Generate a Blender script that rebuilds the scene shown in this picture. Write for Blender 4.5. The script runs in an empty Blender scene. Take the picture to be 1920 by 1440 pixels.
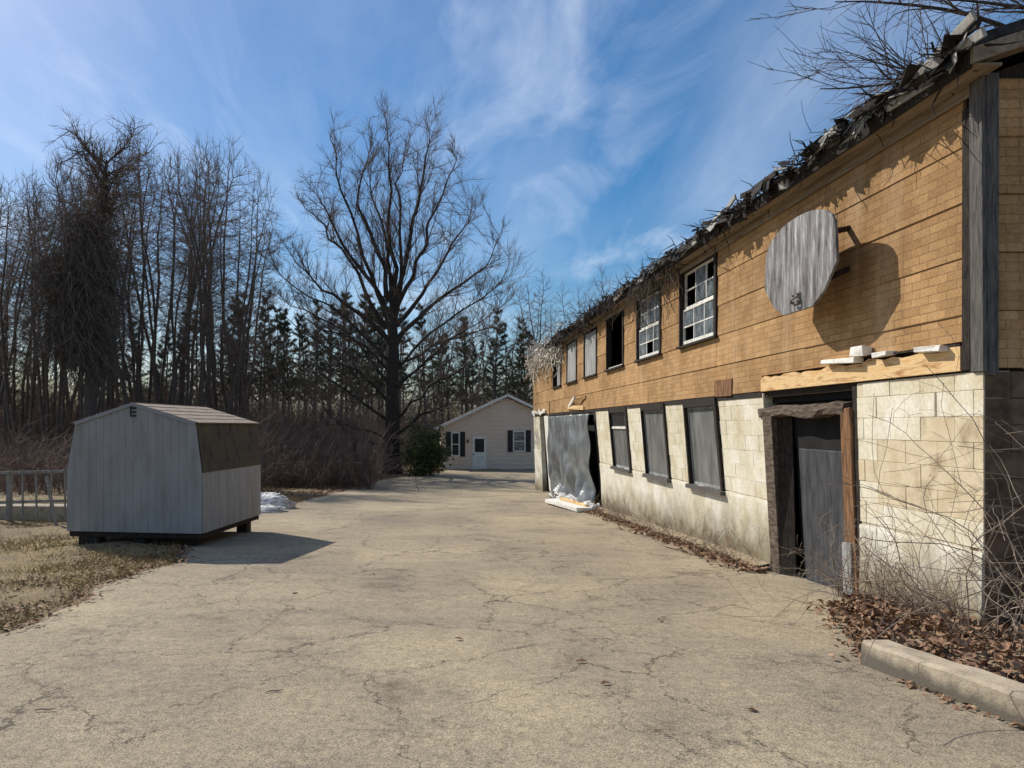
import bpy, math, random
import numpy as np
from mathutils import Vector, Matrix
R = math.radians
rng = np.random.default_rng(7)
random.seed(7)
scene = bpy.context.scene
col = scene.collection

# ------------------------------------------------------------------ camera, sky, sun
CAMZ = 1.55
cam_d = bpy.data.cameras.new('camera'); cam = bpy.data.objects.new('camera', cam_d); col.objects.link(cam)
cam.location = (0, 0, CAMZ)
cam.rotation_euler = (R(90), 0, 0)
cam_d.shift_x = 145 / 1920; cam_d.shift_y = 78 / 1920
cam_d.sensor_width = 36; cam_d.lens = 36 * 1331 / 1920
cam_d.clip_end = 3000; cam_d.clip_start = 0.05
scene.camera = cam

SUN = Vector((-1.0, 0.95, 1.17)).normalized()          # towards the sun
elev = math.asin(SUN.z); azim = math.atan2(SUN.x, SUN.y)
world = bpy.data.worlds.new('World'); scene.world = world; world.use_nodes = True
wn = world.node_tree.nodes; wl = world.node_tree.links
for n in list(wn): wn.remove(n)
def W(t, **k):
    n = wn.new(t)
    for a, b in k.items(): setattr(n, a, b)
    return n
out = W('ShaderNodeOutputWorld'); bg = W('ShaderNodeBackground')
sky = W('ShaderNodeTexSky', sky_type='NISHITA', sun_disc=False)
sky.sun_elevation = elev; sky.sun_rotation = azim
sky.air_density = 1.15; sky.dust_density = 0.9; sky.ozone_density = 4.0; sky.altitude = 100
bg.inputs['Strength'].default_value = 0.1
tc = W('ShaderNodeTexCoord'); sep = W('ShaderNodeSeparateXYZ'); wl.new(tc.outputs['Generated'], sep.inputs[0])
zz = W('ShaderNodeMath', operation='MAXIMUM'); wl.new(sep.outputs[2], zz.inputs[0]); zz.inputs[1].default_value = 0.03
za = W('ShaderNodeMath', operation='ADD'); wl.new(zz.outputs[0], za.inputs[0]); za.inputs[1].default_value = 0.12
dx = W('ShaderNodeMath', operation='DIVIDE'); wl.new(sep.outputs[0], dx.inputs[0]); wl.new(za.outputs[0], dx.inputs[1])
dy = W('ShaderNodeMath', operation='DIVIDE'); wl.new(sep.outputs[1], dy.inputs[0]); wl.new(za.outputs[0], dy.inputs[1])
cb = W('ShaderNodeCombineXYZ'); wl.new(dx.outputs[0], cb.inputs[0]); wl.new(dy.outputs[0], cb.inputs[1])
def cirrus(rot, scl, nscale, lo, hi, off, dist=0.6):
    mp = W('ShaderNodeMapping'); mp.inputs['Rotation'].default_value = (0, 0, rot); mp.inputs['Scale'].default_value = scl
    mp.inputs['Location'].default_value = off
    wl.new(cb.outputs[0], mp.inputs[0])
    nz = W('ShaderNodeTexNoise'); nz.inputs['Scale'].default_value = nscale; nz.inputs['Detail'].default_value = 8
    nz.inputs['Roughness'].default_value = 0.58; nz.inputs['Distortion'].default_value = dist
    wl.new(mp.outputs[0], nz.inputs['Vector'])
    mr = W('ShaderNodeMapRange'); mr.interpolation_type = 'SMOOTHSTEP'
    mr.inputs['From Min'].default_value = lo; mr.inputs['From Max'].default_value = hi
    wl.new(nz.outputs['Fac'], mr.inputs['Value'])
    return mr
c1 = cirrus(R(16), (0.8, 0.5, 1), 1.0, 0.36, 0.86, (7.6, 2.9, 0), 0.5)
c2 = cirrus(R(-24), (1.6, 0.55, 1), 1.7, 0.40, 0.95, (4.4, 1.2, 0), 0.8)
cm = W('ShaderNodeMath', operation='MAXIMUM'); wl.new(c1.outputs[0], cm.inputs[0]); wl.new(c2.outputs[0], cm.inputs[1])
cs = W('ShaderNodeMath', operation='MULTIPLY'); wl.new(cm.outputs[0], cs.inputs[0]); cs.inputs[1].default_value = 0.58
hs = W('ShaderNodeHueSaturation'); hs.inputs['Saturation'].default_value = 1.42; hs.inputs['Value'].default_value = 1.0
wl.new(sky.outputs[0], hs.inputs['Color'])
mx = W('ShaderNodeMix', data_type='RGBA'); wl.new(cs.outputs[0], mx.inputs['Factor']); wl.new(hs.outputs[0], mx.inputs['A'])
mx.inputs['B'].default_value = (10.0, 10.8, 12.2, 1)
wl.new(mx.outputs['Result'], bg.inputs['Color']); wl.new(bg.outputs[0], out.inputs[0])

sd = bpy.data.lights.new('sun', 'SUN'); so = bpy.data.objects.new('sun', sd); col.objects.link(so)
sd.energy = 4.9; sd.angle = R(0.53); sd.color = (1.0, 0.94, 0.84)
so.rotation_euler = SUN.to_track_quat('Z', 'Y').to_euler()
vs = scene.view_settings
vs.view_transform = 'Standard'; vs.look = 'None'; vs.exposure = 0.0; vs.gamma = 1.0; vs.use_curve_mapping = False

# ------------------------------------------------------------------ helpers
def zg(y):
    return float(np.interp(y, [-50, 1, 4, 7, 12, 17.6, 24, 29.5, 37, 45, 60, 200], [0, 0, -.06, -.20, -.40, -.62, -.87, -1.1, -1.24, -1.3, -1.4, -1.5]))
def zgn(y): return np.interp(y, [-50, 1, 4, 7, 12, 17.6, 24, 29.5, 37, 45, 60, 200], [0, 0, -.06, -.20, -.40, -.62, -.87, -1.1, -1.24, -1.3, -1.4, -1.5])
def PX(x, y, Y):           # photograph pixel at distance Y along the drive -> world point
    return Vector(((x - 815) / 1331 * Y, Y, CAMZ - (y - 798) / 1331 * Y))

def tag(o, label=None, cat=None, group=None, kind=None):
    if label: o['label'] = label
    if cat: o['category'] = cat
    if group: o['group'] = group
    if kind: o['kind'] = kind
    return o
def link(name, me, m=None, parent=None, loc=None):
    o = bpy.data.objects.new(name, me); col.objects.link(o)
    if m is not None and me is not None and not me.materials: me.materials.append(m)
    if parent is not None: o.parent = parent
    if loc is not None: o.location = loc
    return o
def empty(name, loc=(0, 0, 0), rz=0):
    o = bpy.data.objects.new(name, None); col.objects.link(o); o.location = loc; o.rotation_euler[2] = rz
    o.empty_display_size = 0.1
    return o
def mesh(v, f, smooth=False, name='m'):
    me = bpy.data.meshes.new(name); me.from_pydata([tuple(p) for p in v], [], f); me.validate(); me.update()
    if smooth: me.polygons.foreach_set('use_smooth', [True] * len(me.polygons))
    return me
def np_mesh(v, loops, lt, smooth=False, cols=None):
    """v (N,3); loops flat index array; lt = verts per face"""
    me = bpy.data.meshes.new('m'); nf = len(loops) // lt
    me.vertices.add(len(v)); me.vertices.foreach_set('co', np.ascontiguousarray(v, np.float32).ravel())
    me.loops.add(len(loops)); me.loops.foreach_set('vertex_index', np.ascontiguousarray(loops, np.int32))
    me.polygons.add(nf); me.polygons.foreach_set('loop_start', np.arange(nf, dtype=np.int32) * lt)
    me.polygons.foreach_set('loop_total', np.full(nf, lt, np.int32))
    if smooth: me.polygons.foreach_set('use_smooth', np.ones(nf, bool))
    me.update(calc_edges=True)
    return me
class MB:
    def __init__(s): s.v = []; s.f = []
    def box(s, x0, x1, y0, y1, z0, z1, jit=0.0, M=None):
        b = len(s.v)
        for z in (z0, z1):
            for (x, y) in ((x0, y0), (x1, y0), (x1, y1), (x0, y1)):
                p = Vector((x + random.uniform(-jit, jit), y + random.uniform(-jit, jit), z + random.uniform(-jit, jit)))
                s.v.append(M @ p if M else p)
        for q in ((3, 2, 1, 0), (4, 5, 6, 7), (0, 1, 5, 4), (1, 2, 6, 5), (2, 3, 7, 6), (3, 0, 4, 7)):
            s.f.append(tuple(b + i for i in q))
        return s
    def beam(s, a, b, w, h, jit=0.0):
        """rectangular bar from a to b"""
        a = Vector(a); b = Vector(b); d = b - a; L = d.length; q = d.to_track_quat('X', 'Z').to_matrix().to_4x4()
        return s.box(0, L, -w / 2, w / 2, -h / 2, h / 2, jit, Matrix.Translation(a) @ q)
    def prism(s, pts, a, b, axis='y'):
        """closed outline of (u,z) pts extruded"""
        k = len(s.v); n = len(pts)
        for t in (a, b):
            for (u, z) in pts: s.v.append(Vector((u, t, z)) if axis == 'y' else Vector((t, u, z)))
        s.f.append(tuple(range(k, k + n))); s.f.append(tuple(range(k + 2 * n - 1, k + n - 1, -1)))
        for i in range(n):
            j = (i + 1) % n; s.f.append((k + i, k + n + i, k + n + j, k + j))
        return s
    def mesh(s, smooth=False): return mesh(s.v, s.f, smooth)
    def build(s, name, m, parent=None, smooth=False, bev=0.0):
        o = link(name, s.mesh(smooth), m, parent)
        if bev:
            md = o.modifiers.new('b', 'BEVEL'); md.width = bev; md.segments = 1; md.limit_method = 'ANGLE'
        return o

def tubes(polys, sides, me_only=True):
    """polys: list of (P (N,k,3), Rad (N,k)) -> one mesh"""
    V = []; F = []; base = 0
    for (P, Rd), s in zip(polys, sides):
        N, k, _ = P.shape
        T = np.empty_like(P); T[:, 1:-1] = P[:, 2:] - P[:, :-2]; T[:, 0] = P[:, 1] - P[:, 0]; T[:, -1] = P[:, -1] - P[:, -2]
        T /= np.linalg.norm(T, axis=2, keepdims=True) + 1e-9
        ref = np.zeros((N, 1, 3)); mt = np.abs(T.mean(1)); 
        ax = np.argmin(mt, axis=1); ref[np.arange(N), 0, ax] = 1
        A = np.cross(T, ref); A /= np.linalg.norm(A, axis=2, keepdims=True) + 1e-9
        B = np.cross(T, A)
        ang = np.arange(s) * 2 * np.pi / s
        ring = P[:, :, None, :] + Rd[:, :, None, None] * (A[:, :, None, :] * np.cos(ang)[None, None, :, None] + B[:, :, None, :] * np.sin(ang)[None, None, :, None])
        V.append(ring.reshape(-1, 3))
        idx = (np.arange(N * k * s).reshape(N, k, s)) + base
        a = idx[:, :-1, :]; b = np.roll(idx, -1, axis=2)[:, :-1, :]; c = np.roll(idx, -1, axis=2)[:, 1:, :]; d = idx[:, 1:, :]
        F.append(np.stack([a, b, c, d], axis=-1).reshape(-1)); base += N * k * s
    return np_mesh(np.concatenate(V), np.concatenate(F), 4, smooth=True)

def unit(a): return a / (np.linalg.norm(a, axis=-1, keepdims=True) + 1e-9)
def grow(P0, D0, L, k, wob, trop, rg):
    N = len(P0); P = np.empty((N, k, 3)); P[:, 0] = P0; D = unit(D0.copy()); st = (L / (k - 1))[:, None]
    up = np.array([0, 0, 1.0])
    for i in range(1, k):
        D = unit(D + rg.normal(0, wob, (N, 3)) + up * trop)
        P[:, i] = P[:, i - 1] + D * st
    return P
def taper(r0, r1, k): return r0[:, None] + (r1 - r0)[:, None] * np.linspace(0, 1, k)[None, :]
def kids(P, Rd, n, t0, t1, a0, a1, rg, upbias=0.0, tpow=1.0):
    """n children per parent -> start, direction, radius at start, t, parent index"""
    N, k, _ = P.shape; pi = np.repeat(np.arange(N), n); M = len(pi)
    t = t0 + (t1 - t0) * rg.random(M) ** tpow
    f = t * (k - 1); i = np.minimum(f.astype(int), k - 2); w = (f - i)[:, None]
    S = P[pi, i] * (1 - w) + P[pi, i + 1] * w
    T = unit(P[pi, i + 1] - P[pi, i]); rr = Rd[pi, i] * (1 - w[:, 0]) + Rd[pi, i + 1] * w[:, 0]
    Q = unit(np.cross(T, rg.normal(0, 1, (M, 3)))); a = R(1) * (a0 + (a1 - a0) * rg.random(M))
    D = T * np.cos(a)[:, None] + Q * np.sin(a)[:, None]
    D[:, 2] += upbias; return S, unit(D), rr, t, pi

# ------------------------------------------------------------------ materials
def newmat(name):
    m = bpy.data.materials.new(name); m.use_nodes = True; nt = m.node_tree
    b = nt.nodes['Principled BSDF']; return m, nt, b
def nod(nt, t, **k):
    n = nt.nodes.new(t)
    for a, b in k.items():
        if a in n.inputs.keys(): n.inputs[a].default_value = b
        else: setattr(n, a, b)
    return n
def ramp(nt, src, stops, interp='LINEAR'):
    r = nt.nodes.new('ShaderNodeValToRGB'); r.color_ramp.interpolation = interp
    el = r.color_ramp.elements
    while len(el) < len(stops): el.new(0.5)
    for e, (p, c) in zip(el, stops): e.position = p; e.color = (*c, 1) if len(c) == 3 else c
    nt.links.new(src, r.inputs[0]); return r
def pos(nt, scale=(1, 1, 1), obj=False):
    if obj: g = nod(nt, 'ShaderNodeTexCoord').outputs['Object']
    else: g = nod(nt, 'ShaderNodeNewGeometry').outputs['Position']
    mp = nt.nodes.new('ShaderNodeMapping'); mp.inputs['Scale'].default_value = scale
    nt.links.new(g, mp.inputs[0]); return mp.outputs[0]
def noise(nt, vec, scale, detail=6, rough=0.6, dist=0.0):
    n = nod(nt, 'ShaderNodeTexNoise', Scale=scale, Detail=detail, Roughness=rough, Distortion=dist)
    nt.links.new(vec, n.inputs['Vector']); return n.outputs['Fac']
def mixc(nt, fac, a, b, mode='MIX'):
    m = nt.nodes.new('ShaderNodeMix'); m.data_type = 'RGBA'; m.blend_type = mode
    for s, k in ((fac, 'Factor'), (a, 'A'), (b, 'B')):
        sock = [i for i in m.inputs if i.name == k and (i.type == 'RGBA' if k != 'Factor' else i.type == 'VALUE')][0]
        if hasattr(s, 'is_output'): nt.links.new(s, sock)
        else: sock.default_value = s if k == 'Factor' else (*s, 1)
    return [o for o in m.outputs if o.type == 'RGBA'][0]
def bump(nt, b, h, strength=0.4, dist=0.01):
    n = nod(nt, 'ShaderNodeBump', Strength=strength, Distance=dist); nt.links.new(h, n.inputs['Height']); nt.links.new(n.outputs[0], b.inputs['Normal']); return n
def plain(name, c0, c1, scale=6, rough=0.85, sc=(1, 1, 1), c2=None, bmp=0.3, bd=0.01, spec=0.25, obj=False, det=7):
    m, nt, b = newmat(name)
    v = pos(nt, sc, obj); f = noise(nt, v, scale, det)
    st = [(0.32, c0), (0.68, c1)] if c2 is None else [(0.3, c0), (0.5, c1), (0.7, c2)]
    r = ramp(nt, f, st); nt.links.new(r.outputs[0], b.inputs['Base Color'])
    b.inputs['Roughness'].default_value = rough; b.inputs['Specular IOR Level'].default_value = spec
    if bmp: bump(nt, b, noise(nt, v, scale * 4, 5), bmp, bd)
    return m
M = {}
M['bark'] = plain('bark', (.055, .043, .036), (.15, .122, .10), 14, .95, (3, 3, .6), bmp=.8, bd=.02)
M['bark_dark'] = plain('bark_dark', (.022, .017, .014), (.075, .060, .050), 14, .95, (3, 3, .6), bmp=.8, bd=.02)
M['twig'] = plain('twig', (.10, .074, .06), (.21, .16, .13), 3, .9, bmp=0)
M['twig_red'] = plain('twig_red', (.085, .055, .043), (.22, .155, .12), .9, .9, bmp=0)
M['vine'] = plain('vine', (.07, .056, .047), (.20, .16, .125), 4, .9, bmp=0)
M['vine_dark'] = plain('vine_dark', (.02, .016, .013), (.10, .08, .062), 4, .9, bmp=0)
M['vine_pale'] = plain('vine_pale', (.42, .37, .30), (.84, .79, .70), 5, .9, bmp=0)
M['bramble'] = plain('bramble', (.15, .11, .085), (.40, .32, .24), 4, .85, bmp=0)
M['needle'] = plain('needle', (.035, .048, .024), (.10, .115, .055), .8, .8, bmp=0)
M['shrub_green'] = plain('shrub_green', (.035, .050, .018), (.17, .175, .06), 1.6, .7, bmp=0)
M['leaf'] = plain('leaf', (.085, .046, .027), (.25, .145, .085), 22, .8, c2=(.46, .30, .19), bmp=0, det=3)
M['dead_grass'] = plain('dead_grass', (.20, .14, .06), (.42, .31, .13), 2.5, .85, bmp=0)
M['rotten'] = plain('rotten', (.010, .008, .007), (.062, .048, .038), 9, .9, (6, 6, 1), bmp=.8, bd=.015)
M['weathered'] = plain('weathered', (.05, .046, .043), (.17, .155, .14), 10, .9, (5, 5, .5), bmp=.7, bd=.01)
M['brown_wood'] = plain('brown_wood', (.06, .03, .015), (.33, .17, .08), 6, .85, (5, 5, .7), bmp=.6, bd=.01)
M['old_brown'] = plain('old_brown', (.03, .022, .017), (.22, .165, .12), 7, .9, (5, 1, 5), bmp=.9, bd=.02)
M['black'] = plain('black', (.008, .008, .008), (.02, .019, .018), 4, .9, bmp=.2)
M['grey_door'] = plain('grey_door', (.028, .028, .031), (.085, .085, .09), 5, .7, (3, 3, .6), bmp=.3)
M['white_wood'] = plain('white_wood', (.42, .39, .34), (.80, .77, .70), 8, .7, bmp=.4, c2=(.7, .67, .6))
M['orange_wood'] = plain('orange_wood', (.36, .15, .04), (.74, .52, .27), 5, .8, (4, .7, 4), c2=(.62, .36, .13), bmp=.6, bd=.01)
M['soffit'] = plain('soffit', (.16, .12, .08), (.34, .27, .19), 5, .85, (5, .5, 5), bmp=.4)
M['shingle'] = plain('shingle', (.010, .010, .011), (.050, .048, .046), 9, .9, bmp=.7, bd=.01)
M['shingle_pale'] = plain('shingle_pale', (.20, .19, .17), (.52, .50, .46), 9, .85, bmp=.4)
M['pane_dirty'] = plain('pane_dirty', (.10, .102, .095), (.24, .24, .225), 2.6, .35, bmp=.12, spec=.5, sc=(1, 2.0, .6), det=9)
M['board_grey'] = plain('board_grey', (.20, .20, .19), (.42, .42, .40), 4, .8, (2, 2, .6), bmp=.3)
M['concrete'] = plain('concrete', (.18, .15, .115), (.40, .34, .26), 7, .9, c2=(.31, .26, .195), bmp=.6, bd=.006)
m, nt, b = newmat('kerb'); M['kerb'] = m
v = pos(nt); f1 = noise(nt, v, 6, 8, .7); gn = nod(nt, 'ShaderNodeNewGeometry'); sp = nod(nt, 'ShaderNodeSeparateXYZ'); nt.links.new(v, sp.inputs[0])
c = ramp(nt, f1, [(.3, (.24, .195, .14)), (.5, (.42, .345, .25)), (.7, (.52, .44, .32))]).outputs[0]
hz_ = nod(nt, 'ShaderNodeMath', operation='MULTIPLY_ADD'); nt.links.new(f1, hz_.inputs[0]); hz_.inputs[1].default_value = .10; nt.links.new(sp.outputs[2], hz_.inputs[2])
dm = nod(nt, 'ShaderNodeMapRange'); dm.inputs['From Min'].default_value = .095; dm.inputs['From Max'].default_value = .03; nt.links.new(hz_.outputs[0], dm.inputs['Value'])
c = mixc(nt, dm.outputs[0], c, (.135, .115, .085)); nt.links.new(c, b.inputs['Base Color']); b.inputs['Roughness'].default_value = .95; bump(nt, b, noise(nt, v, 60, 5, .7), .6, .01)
M['snow'] = plain('snow', (.38, .36, .33), (.84, .83, .80), 7, .8, bmp=.5, bd=.03)
M['fence_wood'] = plain('fence_wood', (.16, .145, .125), (.36, .33, .29), 7, .85, (5, 5, .8), bmp=.3)
M['shed_trim'] = plain('shed_trim', (.24, .24, .24), (.30, .30, .30), 6, .7, bmp=.2)
M['house_wall'] = plain('house_wall', (.66, .52, .40), (.74, .60, .47), 1.0, .7, bmp=0)
M['house_roof'] = plain('house_roof', (.16, .145, .13), (.30, .27, .24), 3, .9, bmp=.3)
M['dark_paint'] = plain('dark_paint', (.015, .014, .014), (.035, .033, .032), 5, .6, bmp=.1)
M['metal'] = plain('metal', (.10, .08, .07), (.25, .22, .20), 12, .5, bmp=.2)
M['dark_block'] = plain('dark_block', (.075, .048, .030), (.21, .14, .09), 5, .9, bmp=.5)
M['dirt'] = plain('dirt', (.13, .095, .065), (.34, .27, .18), 4, .95, c2=(.24, .18, .12), bmp=.8, bd=.03)

m, nt, b = newmat('glass'); M['glass'] = m
v = pos(nt, (1, 1, 1)); f = noise(nt, v, 5, 6)
r = ramp(nt, f, [(.35, (.05, .06, .065)), (.7, (.22, .25, .26))]); nt.links.new(r.outputs[0], b.inputs['Base Color'])
r2 = ramp(nt, f, [(.3, (.05,) * 3), (.7, (.45,) * 3)]); nt.links.new(r2.outputs[0], b.inputs['Roughness'])
b.inputs['Specular IOR Level'].default_value = .8; bump(nt, b, noise(nt, v, 2.0, 2), .05, .05)

# faux-brick asphalt siding
m, nt, b = newmat('siding'); M['siding'] = m
g = nod(nt, 'ShaderNodeNewGeometry'); sp = nod(nt, 'ShaderNodeSeparateXYZ'); nt.links.new(g.outputs['Position'], sp.inputs[0])
ad = nod(nt, 'ShaderNodeMath', operation='ADD'); nt.links.new(sp.outputs[0], ad.inputs[0]); nt.links.new(sp.outputs[1], ad.inputs[1])
cbn = nod(nt, 'ShaderNodeCombineXYZ'); nt.links.new(ad.outputs[0], cbn.inputs[0]); nt.links.new(sp.outputs[2], cbn.inputs[1])
mpn = nod(nt, 'ShaderNodeMapping'); mpn.inputs['Location'].default_value = (0, -1.98, 0); nt.links.new(cbn.outputs[0], mpn.inputs[0])
br = nod(nt, 'ShaderNodeTexBrick'); br.inputs['Scale'].default_value = 1.0
br.inputs['Brick Width'].default_value = .21; br.inputs['Row Height'].default_value = .0717; br.inputs['Mortar Size'].default_value = .006
br.inputs['Mortar Smooth'].default_value = .4; br.inputs['Bias'].default_value = -.1
br.inputs['Color1'].default_value = (.385, .225, .100, 1); br.inputs['Color2'].default_value = (.49, .298, .138, 1); br.inputs['Mortar'].default_value = (.30, .18, .09, 1)
nt.links.new(mpn.outputs[0], br.inputs['Vector'])
pv = pos(nt); n1 = noise(nt, pv, 1.1, 8, .65); n2 = noise(nt, pv, 42, 4, .7)
r1 = ramp(nt, n1, [(.3, (.66, .64, .60)), (.55, (1, 1, 1)), (.75, (1.16, 1.14, 1.12))])
c = mixc(nt, 1.0, br.outputs['Color'], r1.outputs[0], 'MULTIPLY')
r2 = ramp(nt, n2, [(.3, (.74, .74, .74)), (.7, (1.18, 1.18, 1.18))]); c = mixc(nt, 1.0, c, r2.outputs[0], 'MULTIPLY')
n3 = noise(nt, pos(nt, (1.6, 1.6, .25)), 1.7, 6, .7); r3 = ramp(nt, n3, [(.52, (0, 0, 0)), (.78, (.55, .55, .55))])
c = mixc(nt, r3.outputs[0], c, (.58, .42, .26))
oi = nod(nt, 'ShaderNodeObjectInfo'); c = mixc(nt, 1.0, c, ramp(nt, oi.outputs['Random'], [(0, (.86, .85, .84)), (1, (1.10, 1.10, 1.10))]).outputs[0], 'MULTIPLY')
n6 = noise(nt, pos(nt, (3, 3, .35)), 2.0, 7, .7); c = mixc(nt, ramp(nt, n6, [(.58, (0, 0, 0)), (.76, (.55, .55, .55))]).outputs[0], c, (.16, .10, .055)); nt.links.new(c, b.inputs['Base Color'])
b.inputs['Roughness'].default_value = .92; b.inputs['Specular IOR Level'].default_value = .15
mh = nod(nt, 'ShaderNodeMath', operation='MULTIPLY_ADD'); nt.links.new(n2, mh.inputs[0]); mh.inputs[1].default_value = .35; nt.links.new(br.outputs['Fac'], mh.inputs[2])
iv = nod(nt, 'ShaderNodeMath', operation='SUBTRACT'); iv.inputs[0].default_value = 1; nt.links.new(mh.outputs[0], iv.inputs[1])
bump(nt, b, iv.outputs[0], .35, .005)

# painted concrete block; splash dirt at the foot of the wall
def painted(name, foot):
    m, nt, b = newmat(name)
    v = pos(nt); n1 = noise(nt, v, 2.2, 8, .65); n2 = noise(nt, v, 30, 5, .6)
    oi = nod(nt, 'ShaderNodeObjectInfo')
    c = ramp(nt, n1, [(.28, (.54, .47, .34)), (.46, (.72, .67, .54)), (.64, (.82, .79, .71))]).outputs[0]
    tint = ramp(nt, oi.outputs['Random'], [(0, (.88, .82, .70)), (.35, (.97, .94, .86)), (1, (1.04, 1.02, .98))]).outputs[0]
    c = mixc(nt, .9 if not foot else .0, c, tint, 'MULTIPLY')
    r2 = ramp(nt, n2, [(.35, (.86, .85, .82)), (.65, (1.05, 1.05, 1.05))]); c = mixc(nt, 1.0, c, r2.outputs[0], 'MULTIPLY')
    stn = noise(nt, pos(nt, (1.2, 1.2, .5)), 1.5, 8, .7); c = mixc(nt, ramp(nt, stn, [(.50, (0, 0, 0)), (.70, (.55, .55, .55))]).outputs[0], c, (.50, .39, .22))
    grm = noise(nt, pos(nt, (2.5, 2.5, .7)), 3.0, 9, .75); c = mixc(nt, ramp(nt, grm, [(.56, (0, 0, 0)), (.74, (.5, .5, .5))]).outputs[0], c, (.30, .26, .20))
    if foot:
        sp = nod(nt, 'ShaderNodeSeparateXYZ'); nt.links.new(v, sp.inputs[0])
        # height over the sloping ground (~ -0.042 per metre), broken up by noise
        gy = nod(nt, 'ShaderNodeMath', operation='MULTIPLY_ADD'); nt.links.new(sp.outputs[1], gy.inputs[0]); gy.inputs[1].default_value = .042; gy.inputs[2].default_value = -.13
        hz = nod(nt, 'ShaderNodeMath', operation='ADD'); nt.links.new(sp.outputs[2], hz.inputs[0]); nt.links.new(gy.outputs[0], hz.inputs[1])
        n4 = noise(nt, pos(nt, (1.3, 1.3, .8)), 2.2, 8, .7)
        q = nod(nt, 'ShaderNodeMath', operation='MULTIPLY_ADD'); nt.links.new(n4, q.inputs[0]); q.inputs[1].default_value = -1.1; nt.links.new(hz.outputs[0], q.inputs[2])
        fr = nod(nt, 'ShaderNodeMapRange'); fr.inputs['From Min'].default_value = .22; fr.inputs['From Max'].default_value = -.42
        nt.links.new(q.outputs[0], fr.inputs['Value'])
        stain = ramp(nt, noise(nt, v, 5, 7), [(.35, (.14, .10, .06)), (.55, (.24, .20, .13)), (.7, (.20, .20, .11))]).outputs[0]
        c = mixc(nt, fr.outputs[0], c, stain)
    nt.links.new(c, b.inputs['Base Color']); b.inputs['Roughness'].default_value = .85; b.inputs['Specular IOR Level'].default_value = .25
    bump(nt, b, n2, .45, .006); return m
M['block'] = painted('block_paint', False); M['footing'] = painted('footing_paint', True)
M['block_tan'] = plain('block_tan', (.38, .29, .175), (.66, .55, .38), 3.5, .9, c2=(.54, .43, .27), bmp=.6, bd=.008, det=9)
M['mortar'] = plain('mortar', (.38, .33, .25), (.58, .52, .41), 9, .95)

# asphalt driveway
m, nt, b = newmat('asphalt'); M['asphalt'] = m
v = pos(nt)
big = noise(nt, v, .35, 6, .6); mid = noise(nt, pos(nt, (.5, 1.6, 1)), 2.4, 9, .7); fine = noise(nt, v, 95, 3, .7); agg = noise(nt, v, 260, 2, .8)
c = ramp(nt, big, [(.32, (.25, .208, .157)), (.50, (.325, .270, .193)), (.68, (.41, .338, .230))]).outputs[0]
c = mixc(nt, .45, c, ramp(nt, mid, [(.3, (.66, .66, .68)), (.5, (1, 1, 1)), (.72, (1.2, 1.17, 1.06))]).outputs[0], 'MULTIPLY')
m20 = noise(nt, v, 17, 6, .75); st = noise(nt, v, 1.3, 9, .7)
c = mixc(nt, .8, c, ramp(nt, m20, [(.32, (.62, .62, .63)), (.5, (1, 1, 1)), (.68, (1.28, 1.26, 1.2))]).outputs[0], 'MULTIPLY')
c = mixc(nt, 1.0, c, ramp(nt, st, [(.30, (.52, .51, .50)), (.42, (.95, .95, .95)), (.6, (1.06, 1.05, 1.02))]).outputs[0], 'MULTIPLY')
c = mixc(nt, 1.0, c, ramp(nt, fine, [(.34, (.50, .50, .50)), (.5, (1, 1, 1)), (.66, (1.45, 1.42, 1.36))]).outputs[0], 'MULTIPLY')
c = mixc(nt, .8, c, ramp(nt, agg, [(.35, (.55, .55, .55)), (.65, (1.45, 1.45, 1.45))]).outputs[0], 'MULTIPLY')
# wandering hairline cracks
def cracks(scale, w, seedoff, lo, hi):
    mp = nod(nt, 'ShaderNodeMapping'); mp.inputs['Location'].default_value = seedoff; nt.links.new(v, mp.inputs[0])
    dn = nod(nt, 'ShaderNodeTexNoise', Scale=1.3, Detail=8.0, Roughness=.72); nt.links.new(mp.outputs[0], dn.inputs['Vector'])
    va = nod(nt, 'ShaderNodeVectorMath', operation='MULTIPLY_ADD'); nt.links.new(dn.outputs['Color'], va.inputs[0]); va.inputs[1].default_value = (1.0, 1.0, 0); nt.links.new(mp.outputs[0], va.inputs[2])
    vf = nod(nt, 'ShaderNodeVectorMath', operation='MULTIPLY'); nt.links.new(va.outputs[0], vf.inputs[0]); vf.inputs[1].default_value = (1, 1, 0)
    vo = nod(nt, 'ShaderNodeTexVoronoi', feature='DISTANCE_TO_EDGE'); vo.inputs['Scale'].default_value = scale; nt.links.new(vf.outputs[0], vo.inputs['Vector'])
    mr = nod(nt, 'ShaderNodeMapRange'); mr.inputs['From Min'].default_value = w; mr.inputs['From Max'].default_value = w * .25; nt.links.new(vo.outputs['Distance'], mr.inputs['Value'])
    mk = nod(nt, 'ShaderNodeMapRange'); mk.inputs['From Min'].default_value = lo; mk.inputs['From Max'].default_value = hi; nt.links.new(noise(nt, mp.outputs[0], .9, 4), mk.inputs['Value'])
    mu = nod(nt, 'ShaderNodeMath', operation='MULTIPLY'); nt.links.new(mr.outputs[0], mu.inputs[0]); nt.links.new(mk.outputs[0], mu.inputs[1]); return mu.outputs[0]
k1 = cracks(.68, .0062, (3.3, 7.1, 0), .38, .54); k2 = cracks(1.6, .0072, (9.1, 2.2, 0), .47, .60)
km = nod(nt, 'ShaderNodeMath', operation='MAXIMUM'); nt.links.new(k1, km.inputs[0]); nt.links.new(k2, km.inputs[1])
kf = nod(nt, 'ShaderNodeMath', operation='MULTIPLY'); nt.links.new(km.outputs[0], kf.inputs[0]); kf.inputs[1].default_value = .86
c = mixc(nt, kf.outputs[0], c, (.06, .05, .038))
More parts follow.
